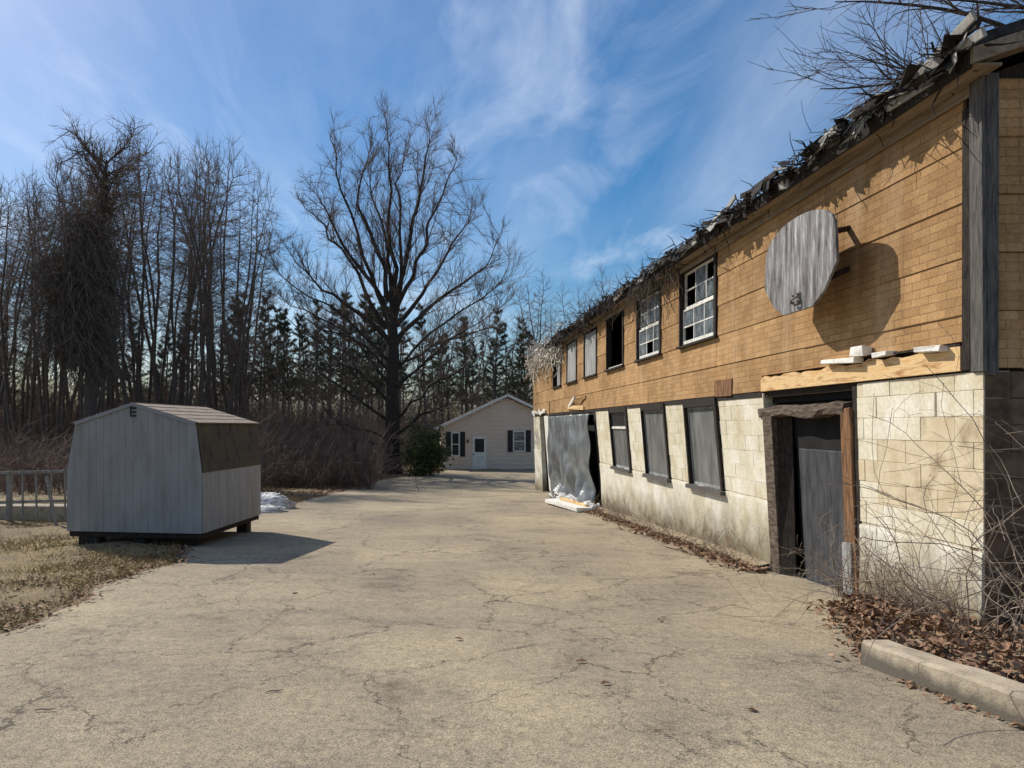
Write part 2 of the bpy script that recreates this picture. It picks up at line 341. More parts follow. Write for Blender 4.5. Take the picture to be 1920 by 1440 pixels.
nt.links.new(c, b.inputs['Base Color']); b.inputs['Roughness'].default_value = .92; b.inputs['Specular IOR Level'].default_value = .2
hh = nod(nt, 'ShaderNodeMath', operation='MULTIPLY_ADD'); nt.links.new(km.outputs[0], hh.inputs[0]); hh.inputs[1].default_value = -1.5; nt.links.new(fine, hh.inputs[2])
bump(nt, b, hh.outputs[0], .55, .008)

# ground: brown leaf mould, straw-coloured lawn patches
m, nt, b = newmat('ground'); M['ground'] = m
v = pos(nt); a1 = noise(nt, v, .30, 6, .6); a2 = noise(nt, v, 5, 8, .7); a3 = noise(nt, v, 38, 4, .7)
c = ramp(nt, a1, [(.35, (.17, .118, .075)), (.5, (.26, .19, .10)), (.62, (.34, .25, .12))]).outputs[0]
c = mixc(nt, .8, c, ramp(nt, a2, [(.3, (.5, .46, .45)), (.5, (1, 1, 1)), (.7, (1.3, 1.25, 1.15))]).outputs[0], 'MULTIPLY')
c = mixc(nt, .7, c, ramp(nt, a3, [(.3, (.5, .5, .5)), (.7, (1.4, 1.4, 1.4))]).outputs[0], 'MULTIPLY')
nt.links.new(c, b.inputs['Base Color']); b.inputs['Roughness'].default_value = .95; bump(nt, b, a3, .9, .04)

# shed: painted ply with grime, mossy shingles
m, nt, b = newmat('shed_paint'); M['shed_paint'] = m
v = pos(nt, (1, 1, .25)); f1 = noise(nt, v, 5, 7, .65); oi = nod(nt, 'ShaderNodeObjectInfo')
c = ramp(nt, f1, [(.3, (.22, .215, .20)), (.5, (.28, .275, .265)), (.72, (.33, .325, .315))]).outputs[0]
c = mixc(nt, .6, c, ramp(nt, oi.outputs['Random'], [(0, (.94, .945, .95)), (1, (1.03, 1.03, 1.03))]).outputs[0], 'MULTIPLY')
n5 = noise(nt, pos(nt, (1.5, 1.5, .6)), 2.5, 6, .65); c = mixc(nt, ramp(nt, n5, [(.56, (0, 0, 0)), (.8, (.5, .5, .5))]).outputs[0], c, (.20, .22, .13))
nt.links.new(c, b.inputs['Base Color']); b.inputs['Roughness'].default_value = .75; bump(nt, b, noise(nt, pos(nt, (1, 1, .1)), 40, 4), .3, .004)
m, nt, b = newmat('moss_shingle'); M['moss_shingle'] = m
v = pos(nt, (1, 1, .45)); f1 = noise(nt, v, 7, 7, .7)
c = ramp(nt, f1, [(.32, (.025, .018, .014)), (.48, (.085, .062, .045)), (.60, (.075, .07, .03)), (.74, (.15, .145, .05))]).outputs[0]
nt.links.new(c, b.inputs['Base Color']); b.inputs['Roughness'].default_value = .95; bump(nt, b, f1, .8, .03)
M['tan_shingle'] = plain('tan_shingle', (.20, .155, .12), (.36, .29, .23), 9, .9, bmp=.5, bd=.01)

# weathered grey backboard, grain running up and down
m, nt, b = newmat('backboard'); M['backboard'] = m
v = pos(nt, (4, 4, .5)); f1 = noise(nt, v, 3.4, 9, .78); f2 = noise(nt, pos(nt, (30, 30, 1.6)), 3, 5, .7)
c = ramp(nt, f1, [(.36, (.045, .038, .036)), (.46, (.17, .158, .155)), (.55, (.28, .27, .265)), (.66, (.62, .61, .60))]).outputs[0]
c = mixc(nt, .8, c, ramp(nt, f2, [(.32, (.55, .53, .52)), (.6, (1.15, 1.15, 1.15))]).outputs[0], 'MULTIPLY')
nt.links.new(c, b.inputs['Base Color']); b.inputs['Roughness'].default_value = .9; bump(nt, b, f2, .6, .006)

# polythene sheet
m, nt, b = newmat('polythene'); M['polythene'] = m
v = pos(nt, (1, 1, .7)); f1 = noise(nt, v, 3, 6, .6)
c = ramp(nt, f1, [(.3, (.12, .13, .13)), (.5, (.19, .20, .20)), (.7, (.36, .37, .37))]).outputs[0]; nt.links.new(c, b.inputs['Base Color'])
b.inputs['Roughness'].default_value = .2; b.inputs['Specular IOR Level'].default_value = .9; bump(nt, b, noise(nt, pos(nt, (1, 1, .5)), 7, 6, .7), .6, .05)

# ------------------------------------------------------------------ ground and drive
XLp = np.array([[-6, -3.2], [0, -3.3], [5.7, -3.48], [7.3, -3.62], [9.7, -3.55], [13, -4.2], [18, -4.45], [24, -3.95], [32, -3.3], [37, -2.6], [41, -.6], [44.5, 0.6], [46, .8]])
XRp = np.array([[-6, 4.3], [1, 3.62], [4.9, 3.0], [6.4, 4.3], [29.5, 4.6], [30.2, 11], [46, 12]])
def drive_edges(Y): return np.interp(Y, XLp[:, 0], XLp[:, 1]) + .10 * np.sin(Y * 2.1) + .06 * np.sin(Y * 5.3 + 1), np.interp(Y, XRp[:, 0], XRp[:, 1])
def axis(a, b, st, far_a, far_b, gr=1.22):
    c = list(np.arange(a, b + 1e-6, st)); s = st; x = a; lo = []
    while x > far_a: s *= gr; x -= s; lo.append(x)
    s = st; x = b; hi = []
    while x < far_b: s *= gr; x += s; hi.append(x)
    return np.array(lo[::-1] + c + hi)
gx = axis(-13, 13, .25, -900, 900); gy = axis(-3, 50, .3, -300, 1500)
GX, GY = np.meshgrid(gx, gy, indexing='xy')
xl, xr = drive_edges(GY)
ins = np.minimum(GX - xl, xr - GX); ins = np.where((GY > -6) & (GY < 45.5), ins, -1)
lump = .035 * np.sin(GX * 1.7 + GY * .6) * np.sin(GY * 1.3 - GX * .4) + .02 * np.sin(GX * 4.1) * np.sin(GY * 3.7) + rng.normal(0, .008, GX.shape)
near = (np.abs(GX) < 60) & (GY < 120)
GZ = zgn(GY) + np.where(near, lump + .02, 0) * np.clip(-ins * 2, 0, 1) - .07 * np.clip(ins * 4 + .6, 0, 1)
inb = (GX > 4.5) & (GX < 11) & (GY > 5.6) & (GY < 29.2); GZ = np.where(inb, zgn(GY) - .35, GZ)
ny_, nx_ = GX.shape; idx = np.arange(ny_ * nx_).reshape(ny_, nx_)
q = np.stack([idx[:-1, :-1], idx[:-1, 1:], idx[1:, 1:], idx[1:, :-1]], -1).reshape(-1)
g = link('ground', np_mesh(np.stack([GX, GY, GZ], -1).reshape(-1, 3), q, 4, True), M['ground'])
tag(g, 'brown leaf-strewn ground with straw-coloured grass around the driveway', 'ground', kind='structure')

def sheet(name, ys, lo, hi, nx, dz, m, zf=None):
    t = np.linspace(0, 1, nx); L, H = lo(ys), hi(ys)
    X = L[:, None] + (H - L)[:, None] * t[None]; Y = np.repeat(ys[:, None], nx, 1); Z = zgn(Y) + dz
    if zf is not None: Z = Z + zf(X, Y)
    idx = np.arange(len(ys) * nx).reshape(len(ys), nx)
    q = np.stack([idx[:-1, :-1], idx[:-1, 1:], idx[1:, 1:], idx[1:, :-1]], -1).reshape(-1)
    return link(name, np_mesh(np.stack([X, Y, Z], -1).reshape(-1, 3), q, 4, True), m)
dw = sheet('driveway', np.arange(-5, 45.6, .15), lambda y: drive_edges(y)[0], lambda y: drive_edges(y)[1], 40, .004, M['asphalt'],
           lambda X, Y: .012 * np.sin(X * 1.1 + .5) * np.sin(Y * .7))
tag(dw, 'sun-bleached cracked asphalt driveway running past the building', 'driveway', kind='structure')

# ------------------------------------------------------------------ abandoned building
WX, YN, YF, ZS, ZE, XB = 4.1, 5.3, 29.5, 1.98, 4.18, 11.0
bld = empty('abandoned_building', (WX, YN, zg(YN)))
tag(bld, 'abandoned two-storey building of cream blocks below tan brick-patterned siding', 'building')
BL = Matrix.Translation(Vector((WX, YN, zg(YN)))).inverted()
def bpart(name, mb, m, parent=None, bev=0, smooth=False):
    """part given in world coordinates"""
    me = mb.mesh(smooth) if isinstance(mb, MB) else mb
    o = link(name, me, m, parent or bld)
    if parent is None or parent is bld: me.transform(BL)
    else:
        me.transform(BL)              # sub-parts: parent part sits at the building's origin
    if bev:
        md = o.modifiers.new('b', 'BEVEL'); md.width = bev; md.segments = 1
    return o
def lean(y): return float(np.interp(y, [5.3, 10, 26, 29.5], [0.0, .085, .085, .04]))
def wx(y, z): return WX + lean(y) * max(0, 1.95 - z)
def warped(mb):      # bend a mesh built against X = 0 onto the leaning lower wall
    for p in mb.v: p.x += wx(p.y, p.z)
    return mb

openings = [(6.9, 8.87, -1, 1.9), (10.3, 11.66, .6, 1.84), (12.65, 14.1, .6, 1.84), (15.15, 16.65, .6, 1.84), (18.1, 25.4, -2, 1.9), (26.4, 27.8, -2, 1.9)]
piers = [(5.3, 6.9), (8.87, 10.3), (11.66, 12.65), (14.1, 15.15), (16.65, 18.1), (25.4, 26.4), (27.8, 29.5)]
ZF = .62
# mortar core behind the blocks
cores = {}
for a, b_ in piers: cores[a] = bpart('block_pier', warped(MB().box(.007, .2, a + .01, b_ - .01, ZF - .05, 1.96)), M['mortar'])
# individual blocks
nblk = 0
for a, b_ in piers:
    for rI in range(7):
        z0 = ZF + rI * .2; z1 = min(z0 + .2, 1.955)
        y = a - (.2 if rI % 2 else 0) - (.1 if a == 5.3 else 0); 
        while y < b_ - .01:
            y0 = max(y, a); y1 = min(y + .4, b_)
            y += .4
            if y1 - y0 < .03: continue
            crk = 0
            if a == 5.3:
                cy = [5.9, 5.9, 5.9, 5.9, 5.92, 5.80, 5.72][rI]
                if rI >= 4 and abs(y0 - 5.8) < .16: crk = .022 if rI > 4 else .012
            j = .001
            dxx = random.uniform(-.003, .003)
            mb = MB().box(dxx, .15, y0 + j + crk, y1 - j, z0 + j, z1 - j, .0012)
            o = bpart('concrete_block', warped(mb), M['block_tan'] if (a == 5.3 and rI in (1, 2, 3) and (y0 < 6.5 or rI == 2)) or (a == 5.3 and rI == 4 and y0 < 5.8) else M['block'], cores[a], bev=.003); nblk += 1
# concrete footing, proud of the blocks, foot flaring out
for a, b_ in [(5.3, 6.9), (8.87, 18.1), (25.4, 26.4), (27.8, 29.5)]:
    n = max(2, int((b_ - a) / .25)); ys = np.linspace(a, b_, n); V = []; F = []
    for y in ys:
        zb = zg(y) - .25
        prof = [(.14, ZF - .012), (-.010, ZF - .02 + random.uniform(-.012, .008)), (-.016, ZF - .06), (-.022 + random.uniform(-.006, .006), (ZF + zb) / 2 + .1), (-.045 + random.uniform(-.01, .01), zb + .3), (-.06, zb), (.14, zb)]
        V += [Vector((wx(y, z) + x, y, z)) for x, z in prof]
    for i in range(n - 1):
        for k in range(7):
            k2 = (k + 1) % 7; F.append((i * 7 + k, i * 7 + k2, i * 7 + 7 + k2, i * 7 + 7 + k))
    F.append(tuple(range(6, -1, -1))); F.append(tuple((n - 1) * 7 + k for k in range(7)))
    bpart('footing', mesh(V, F, False), M['footing'])

# siding panels on the long wall
rowz = [1.98, 2.41, 2.85, 3.28, 3.71, 4.17]
wins = [(10.28 + 2.53 * i, 10.28 + 2.53 * i + 1.55) for i in range(6)]
mb = MB()
mb.box(WX + .03, WX + .12, YN + .03, YF, 1.90, 2.85)
prev = YN + .03
for a, b_ in wins: mb.box(WX + .03, WX + .12, prev, a, 2.851, ZE - .01); prev = b_
mb.box(WX + .03, WX + .12, prev, YF, 2.851, ZE - .01)
sheath = bpart('upper_wall', mb, M['rotten'])
def panel(y0, y1, z0, z1, flip=None):
    """one siding sheet; lower edge a touch proud, corners uneven"""
    d = random.uniform(0, .004); k = .010
    jz = lambda: random.uniform(-.004, .004)
    c = [(y0 + .002, z0 + .001 + jz()), (y1 - .002, z0 + .001 + jz()), (y1 - .002, z1 - .0005 + jz() * .3), (y0 + .002, z1 - .0005 + jz() * .3)]
    ys = [c[0][0], (c[0][0] + c[1][0]) / 2, c[1][0]]
    V = []; F = []
    for dep in (0, 1):
        for t, (q0, q1) in enumerate(((0, 1), (3, 2))):
            for s in range(3):
                yy = c[q0][0] * (1 - s / 2) + c[q1][0] * s / 2; z = c[q0][1] * (1 - s / 2) + c[q1][1] * s / 2
                off = (-.008 - d - random.uniform(0, .004)) if t == 0 else -.001
                V.append((off if dep == 0 else .026, yy, z))
    def Q(a, b, c_, d_): F.append((a, b, c_, d_))
    Q(0, 3, 4, 1); Q(1, 4, 5, 2); Q(6, 7, 10, 9); Q(7, 8, 11, 10)
    Q(0, 1, 7, 6); Q(1, 2, 8, 7); Q(3, 9, 10, 4); Q(4, 10, 11, 5); Q(0, 6, 9, 3); Q(2, 5, 11, 8)
    if flip is None: V = [Vector((WX + x, y, z)) for x, y, z in V]
    else: V = [Vector((y, YN + x, z)) for x, y, z in V]
    return V, F
for rI in range(5):
    spans = [(YN + .2, YF)] if rI < 2 else []
    if rI >= 2:
        p = YN + .2
        for a, b_ in wins: spans.append((p, a - .01)); p = b_ + .01
        spans.append((p, YF))
    if rI == 0: spans = [(8.87, YF)]           # exposed beam over the door instead
    for a, b_ in spans:
        y = a - random.uniform(0, .9)
        while y < b_:
            y0, y1 = max(a, y), min(b_, y + 2.44); y += 2.44
            if y1 - y0 < .05: continue
            V, F = panel(y0, y1, rowz[rI], rowz[rI + 1]); bpart('siding_panel', mesh(V, F), M['siding'], sheath)
# short top strip of the lowest row over the exposed beam
V, F = panel(YN + .2, 7.2, 2.2, 2.41); bpart('siding_panel', mesh(V, F), M['siding'], sheath)
V, F = panel(7.2, 8.87, 2.17, 2.41); bpart('siding_panel', mesh(V, F), M['siding'], sheath)
# drip edge shadow line / broken bottom lath
mb = MB()
y = 8.9
while y < YF:
    L = random.uniform(1.0, 2.6); mb.box(WX - .004, WX + .1, y, min(y + L - .03, YF), 1.905, 1.976 , .004); y += L
bpart('bottom_lath', mb, M['rotten'])
# gable end facing the drive entrance
mb = MB()
pit = .33
rz_ = lambda x: ZE + .02 + pit * (min(x, 2 * 7.55 - x) - WX)
mb.prism([(WX + .03, 1.9), (XB, 1.9), (XB, ZE), (7.55, rz_(7.55)), (WX + .03, ZE)], YN + .03, YN + .12, 'y')
gend = bpart('gable_wall', mb, M['rotten'])
zr = 1.98
while zr < 5.3:
    x0, x1 = WX + .095, XB
    if zr + .43 > ZE:
        ex = (zr + .43 - ZE) / pit; x0 = WX + .13 + ex; x1 = XB - ex
    x = x0 - random.uniform(0, 1.2)
    while x < x1:
        a, b_ = max(x, x0), min(x + 2.44, x1); x += 2.44
        if b_ - a < .1: continue
        V, F = panel(a, b_, zr, zr + .43, True); bpart('siding_panel', mesh(V, F), M['siding'], gend)
    zr += .433
mb = MB(); mb.box(WX + .012, XB, YN + .012, YN + .2, -.6, 1.962)
lowend = bpart('end_wall', mb, M['rotten'])
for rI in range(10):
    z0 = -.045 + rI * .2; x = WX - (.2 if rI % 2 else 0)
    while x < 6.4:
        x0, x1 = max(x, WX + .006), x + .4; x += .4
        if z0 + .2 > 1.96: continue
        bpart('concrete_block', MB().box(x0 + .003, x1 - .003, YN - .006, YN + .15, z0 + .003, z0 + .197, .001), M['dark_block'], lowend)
# back and far walls, inner floor so the windows look into dark rooms
mb = MB().box(XB - .1, XB, YN + .12, YF, -1.4, ZE); bpart('rear_wall', mb, M['rotten'])
mb = MB().box(WX + .2, XB - .1, YF - .15, YF - .01, -1.4, ZE).prism([(WX + .2, ZE + .001), (XB - .1, ZE + .001), (7.55, rz_(7.55) - .1)], YF - .15, YF - .01); bpart('far_wall', mb, M['siding'])
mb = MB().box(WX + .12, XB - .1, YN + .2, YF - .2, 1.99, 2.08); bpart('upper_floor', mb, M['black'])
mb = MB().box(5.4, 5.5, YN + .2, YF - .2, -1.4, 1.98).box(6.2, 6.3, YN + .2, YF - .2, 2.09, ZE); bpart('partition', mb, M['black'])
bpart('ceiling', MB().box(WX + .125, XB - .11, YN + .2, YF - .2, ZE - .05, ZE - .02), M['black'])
# corner boards
mb = MB()
o = bpart('corner_board', MB().box(WX - .035, WX + .0, YN - .03, YN + .1, 1.95, ZE - .005, .006), M['weathered'], bev=.004)
o = bpart('corner_board', MB().box(WX - .026, WX + .0, YN + .106, YN + .19, 1.97, ZE - .2, .008), M['rotten'], bev=.004)
o = bpart('corner_board', MB().box(WX + .003, WX + .09, YN - .034, YN + .0, 1.93, ZE - .005, .006), M['weathered'], bev=.004)
# roof: two slopes, soffit, fascia
XE = 3.87
def rtop(x): return ZE + .17 + pit * (min(x, 15.1 - x) - XE)
mb = MB(); nY = 60; V = []; F = []
xs = [XE, 4.6, 5.6, 6.6, 7.55, 8.5, 9.5, 10.5, 11.3]
ysR = np.linspace(YN - .2, YF + .25, nY)
for lay in (0, 1):
    for y in ysR:
        sag = .05 * math.sin(y * .55) + random.uniform(-.012, .012)
        for x in xs: V.append(Vector((x, y, rtop(x) - (.10 if lay else 0) + sag)))
nx = len(xs); off = nY * nx
for i in range(nY - 1):
    for k in range(nx - 1):
        a = i * nx + k; F.append((a, a + 1, a + nx + 1, a + nx)); a += off; F.append((a + nx, a + nx + 1, a + 1, a))
    a = i * nx; F.append((a + nx, a + off + nx, a + off, a)); a = i * nx + nx - 1; F.append((a, a + off, a + off + nx, a + nx))
for k in range(nx - 1):
    F.append((k, k + off, k + off + 1, k + 1)); a = (nY - 1) * nx + k; F.append((a + 1, a + off + 1, a + off, a))
roof = bpart('roof', mesh(V, F), M['shingle'])
y = YN - .18
while y < YF - 1:
    L = random.uniform(2.2, 3.8); y1 = min(y + L, 23.5)
    if y1 - y > .3:
        dz = random.uniform(-.012, .012)
        bpart('soffit_board', MB().box(XE + .02, WX - .002, y + .01, y1 - .01, ZE - .015 + dz, ZE + .005 + dz, .004), M['soffit'], roof)
        if random.random() < .85:
            bpart('fascia_board', MB().box(XE - .002, XE + .018, y + .02, y1 - .02, ZE - .03 + dz, ZE + .10 + dz, .008), random.choice([M['soffit'], M['rotten'], M['rotten'], M['shingle']]), roof)
    y += L
bpart('rake_board', MB().prism([(XE, ZE - .02), (XE, ZE + .10), (7.55, rtop(7.55) - .07), (7.55, rtop(7.55) - .19)], YN - .2, YN - .17), M['soffit'], roof)
bpart('rake_soffit', MB().prism([(XE + .03, ZE - .0), (XE + .03, ZE + .02), (7.55, rtop(7.55) - .15), (7.55, rtop(7.55) - .17)], YN - .168, YN + .0), M['soffit'], roof)
bpart('frieze_board', MB().box(WX - .03, WX - .001, YN + .1, 23, ZE - .12, ZE - .018, .004), M['soffit'], roof)
# torn shingles and lath slipping off the eave
for i in range(298):
    t = random.random(); y = YN - .2 + 19.5 * t ** 1.25
    L = random.uniform(.06, .30) * random.uniform(.6, 1); w = random.uniform(.03, .14)
    x = XE + random.uniform(-.10, .10); z = rtop(max(x, XE)) + random.uniform(-.08, .05)
    n = 4; V = []; F = []; curl = random.uniform(-1.3, .5); tw = random.uniform(-.4, .4)
    for k in range(n):
        s = k / (n - 1); dzz = -curl * s * s * .12 * -1
        for e in (-1, 1):
            V.append(Vector((-w * s, e * L / 2 * (1 - .15 * random.random()), dzz + e * tw * .1 * s)))
    for k in range(n - 1): F.append((2 * k, 2 * k + 1, 2 * k + 3, 2 * k + 2))
    nv = len(V); V += [p + Vector((0, 0, -.008)) for p in V]; F += [tuple(nv + q_ for q_ in reversed(f)) for f in F]
    F += [(0, nv, nv + 1, 1)] + [(2 * k, 2 * k + 2, nv + 2 * k + 2, nv + 2 * k) for k in range(n - 1)] + [(2 * k + 1, nv + 2 * k + 1, nv + 2 * k + 3, 2 * k + 3) for k in range(n - 1)] + [(2 * n - 2, 2 * n - 1, nv + 2 * n - 1, nv + 2 * n - 2)]
    MM = Matrix.Translation((x, y, z)) @ Matrix.Rotation(random.gauss(0, .25), 4, 'Z') @ Matrix.Rotation(random.gauss(-.3, .3), 4, 'Y') @ Matrix.Rotation(random.gauss(0, .2), 4, 'X')
    bpart('shingle', mesh([MM @ p for p in V], F), M['shingle_pale'] if random.random() < .17 else M['shingle'], roof)
for i in range(60):
    y = YN - .1 + 18 * random.random() ** 1.3; L = random.uniform(.3, 1.1); x = XE + random.uniform(-.07, .02); z = ZE + .10 + random.uniform(-.05, .12)
    MM = Matrix.Translation((x, y, z)) @ Matrix.Rotation(random.gauss(0, .12), 4, 'Z') @ Matrix.Rotation(random.gauss(0, .10), 4, 'X') @ Matrix.Rotation(random.gauss(0, .4), 4, 'Y')
    bpart('lath', MB().box(-.012, .012, -L / 2, L / 2, -.03, .03, .004, MM), random.choice([M['weathered'], M['rotten'], M['shingle_pale'], M['rotten']]), roof)

n = 900; rgs = np.random.default_rng(31); yy = YN - .15 + 20 * rgs.random(n) ** 1.2
S = np.stack([XE + rgs.normal(-.01, .05, n), yy, ZE + .12 + rgs.normal(0, .05, n)], -1); Dv = np.stack([rgs.normal(-.2, .5, n), rgs.normal(0, 1, n), rgs.normal(-.1, .4, n)], -1)
PS_ = grow(S, Dv, .08 + .30 * rgs.random(n), 4, .25, -.05, rgs); o = bpart('roofing_scraps', tubes([(PS_, taper(.004 + .010 * rgs.random(n), np.full(n, .003), 4))], [4]), M['shingle'], roof); o['kind'] = 'stuff'
# upper windows
def upper_window(a, b_, kind):
    X0 = WX + .03
    fr = MB(); z0, z1 = 2.86, ZE - .02; cw = .1
    fr.box(WX - .03, WX + .10, a, a + cw, z0, z1, .006).box(WX - .03, WX + .10, b_ - cw * .5, b_, z0, z1, .006).box(WX - .028, WX + .10, a + cw, b_ - cw * .5, z1 - .1, z1, .004)
    w = bpart('window', fr, M['rotten'], bev=.004)
    bpart('sill', MB().box(WX - .07, WX + .10, a - .03, b_ + .03, z0 - .04, z0 + .0, .005), M['rotten'], w)
    ia, ib = a + cw, b_ - cw * .5; zi = z0; zt = z1 - .1
    if kind == 'sash':
        zm = (zi + zt) / 2
        for lo, hi, xx in ((zi, zm, WX + .02), (zm, zt, WX + .05)):
            s = MB(); t = .045
            s.box(xx, xx + .03, ia, ib, lo, lo + (.075 if lo == zi else .035), .003).box(xx, xx + .03, ia, ib, hi - .035, hi, .003)
            s.box(xx + .001, xx + .029, ia, ia + t, lo + .036, hi - .036).box(xx + .001, xx + .029, ib - t, ib, lo + .036, hi - .036)
            sa = bpart('sash', s, M['white_wood'], w)
            n = 3; iw = (ib - ia - 2 * t) / n; zl, zh = lo + .05, hi - .035; zc = (zl + zh) / 2
            mu = MB(); 
            for k in range(1, n): mu.box(xx + .004, xx + .024, ia + t + k * iw - .011, ia + t + k * iw + .011, zl, zh, .001)
            mu.box(xx + .003, xx + .025, ia + t, ib - t, zc - .010, zc + .010)
            bpart('muntin', mu, M['white_wood'], w)
            for k in range(n):
                for q_, (u, v_) in enumerate(((zl, zc), (zc, zh))):
                    if random.random() < .22: continue
                    tx = random.uniform(-.004, .004)
                    bpart('pane', MB().box(xx + .010 + tx, xx + .014 + tx, ia + t + k * iw + .010, ia + t + (k + 1) * iw - .010, u + .009, v_ - .009), M['glass'], w)
    elif kind == 'board':
        bpart('boarding', MB().box(WX + .0, WX + .03, ia, ib, zi, zt - .05, .01), M['board_grey'], w)
    elif kind == 'half':
        bpart('boarding', MB().box(WX + .0, WX + .03, ia, ia + (ib - ia) * .55, zi, zt, .012), M['board_grey'], w)
    elif kind == 'open':
        bpart('bottom_rail', MB().box(WX + .02, WX + .05, ia, ib, zi, zi + .05, .004), M['white_wood'], w)
for (a, b_), kd in zip(wins, ['sash', 'sash', 'open', 'board', 'board', 'half']): upper_window(a, b_, kd)

# lower windows, glazed with a grey film
for i, (a, b_, z0, z1) in enumerate(openings[1:4]):
    fr = MB()
    fr.box(-.035, .14, a, a + .10, z0 - .05, 1.955, .008).box(-.035, .14, b_ - .055, b_, z0, 1.955, .008).box(-.03, .14, a + .10, b_ - .055, z1, 1.955, .006)
    w = bpart('window', warped(fr), M['rotten'], bev=.004)
    bpart('sill', warped(MB().box(-.09, .13, a - .04, b_ + .02, z0 - .06, z0 + .0, .008)), M['weathered'], w)
    ia, ib = a + .10, b_ - .055
    t = .022; zi = z0 + .002
    if i == 2:
        zm = z1 - .36
        bpart('rail', warped(MB().box(.0, .03, ia, ib, zm, zm + .05, .003)), M['white_wood'], w)
        bpart('pane', warped(MB().box(.02, .03, ia + .25, ib - .06, zm + .07, z1 - .06)), M['black'], w)
        bpart('boarding', warped(MB().box(.022, .045, ia, ib, zm + .052, z1)), M['weathered'], w)
        z1 = zm
    fb = MB().box(.02, .045, ia, ib, zi, zi + t + .02, .002).box(.02, .045, ia, ib, z1 - t, z1 - .001, .002).box(.021, .044, ia, ia + t, zi + t + .02, z1 - t).box(.021, .044, ib - t, ib, zi + t + .02, z1 - t)
    bpart('sash', warped(fb), M['board_grey'], w)
    bpart('pane', warped(MB().box(.03, .036, ia + t, ib - t, zi + t, z1 - t)), M['pane_dirty'], w)

# exposed beam over the door with broken trim lying along it
V = []; F = []; ysb = np.linspace(5.5, 8.86, 30)
for y in ysb:
    zt = 2.165 + random.uniform(-.03, .012) - .012 * (y > 7.4)
    V += [Vector((WX - .03, y, 1.975)), Vector((WX - .03, y, zt)), Vector((WX + .03, y, zt)), Vector((WX + .03, y, 1.975))]
for i in range(29):
    for k in range(4): F.append((i * 4 + k, i * 4 + (k + 1) % 4, i * 4 + 4 + (k + 1) % 4, i * 4 + 4 + k))
F += [(3, 2, 1, 0), (116, 117, 118, 119)]
beam = bpart('exposed_beam', mesh(V, F), M['orange_wood'])
for (y0, y1, z, h, dr) in ((6.75, 7.35, 2.19, .05, .02), (6.62, 6.82, 2.25, .09, 0), (6.28, 6.48, 2.19, .04, -.01), (5.62, 5.92, 2.17, .045, .015)):
    MM = Matrix.Translation((WX - .06, (y0 + y1) / 2, z)) @ Matrix.Rotation(dr * 3, 4, 'X')
    bpart('broken_trim', MB().box(-.05, .045, -(y1 - y0) / 2, (y1 - y0) / 2, -h / 2, h / 2, .008, MM), M['white_wood'], beam, bev=.004)
bpart('lath', MB().beam((WX - .02, 5.5, 2.18), (WX - .03, 6.7, 2.20), .02, .018, .004), M['rotten'], beam)
# torn flap of siding over the sheeted opening, and white paint debris at the far corner
bpart('torn_siding', MB().beam((WX - .03, 21.5, 2.12), (WX - .10, 20.3, 2.36), .03, .12, .02), M['white_wood'], sheath)
bpart('torn_siding', MB().beam((WX - .03, 19.2, 2.33), (WX - .10, 20.2, 2.2), .03, .08, .02), M['siding'], sheath)
bpart('torn_siding', MB().beam((WX - .04, 21.6, 2.10), (WX - .04, 19.4, 2.04), .02, .12, .02), M['orange_wood'], sheath)
for i in range(9):
    y = 26 + i * .38; bpart('torn_siding', MB().beam((WX - .05, y, 1.98 + random.uniform(0, .1)), (WX - .07, y + random.uniform(.2, .5), 2.0 + random.uniform(0, .15)), .03, random.uniform(.05, .15), .02), M['white_wood'], sheath)
bpart('conduit', MB().box(WX - .05, WX - .02, 25.2, 25.26, 1.95, 2.4, .004), M['orange_wood'], sheath)
bpart('missing_patch', MB().box(WX - .022, WX - .005, 9.75, 10.35, 1.97, 2.2, .012), M['brown_wood'], sheath)

# collapsed doorway
door = bpart('door_frame', warped(MB().box(-.03, .18, 8.62, 8.88, zg(8.7) - .1, 1.66, .012)), M['old_brown'], bev=.006)
bpart('jamb_panel', MB().prism([(4.16, 8.62), (4.20, 8.66), (4.62, 8.24), (4.58, 8.20)], 0, 1).build('tmp', None).data if False else mesh(
    [Vector((x + .05 * (1.6 - z) * .5, y, z)) for z in (zg(8.4) - .1, 1.66) for (x, y) in ((4.15, 8.62), (4.19, 8.66), (4.30, 8.50), (4.26, 8.46))],
    [(3, 2, 1, 0), (4, 5, 6, 7), (0, 1, 5, 4), (1, 2, 6, 5), (2, 3, 7, 6), (3, 0, 4, 7)]), M['rotten'], door)
bpart('jamb_post', warped(MB().box(-.02, .10, 6.98, 7.17, zg(7) - .05, 1.72, .012)), M['brown_wood'], door, bev=.008)
bpart('jamb_casing', warped(MB().box(.0, .19, 6.9, 6.975, .2, 1.93, .012)), M['rotten'], door)
bpart('jamb_foot', warped(MB().box(-.035, .07, 7.02, 7.16, zg(7) - .05, .38, .014)), M['board_grey'], door)
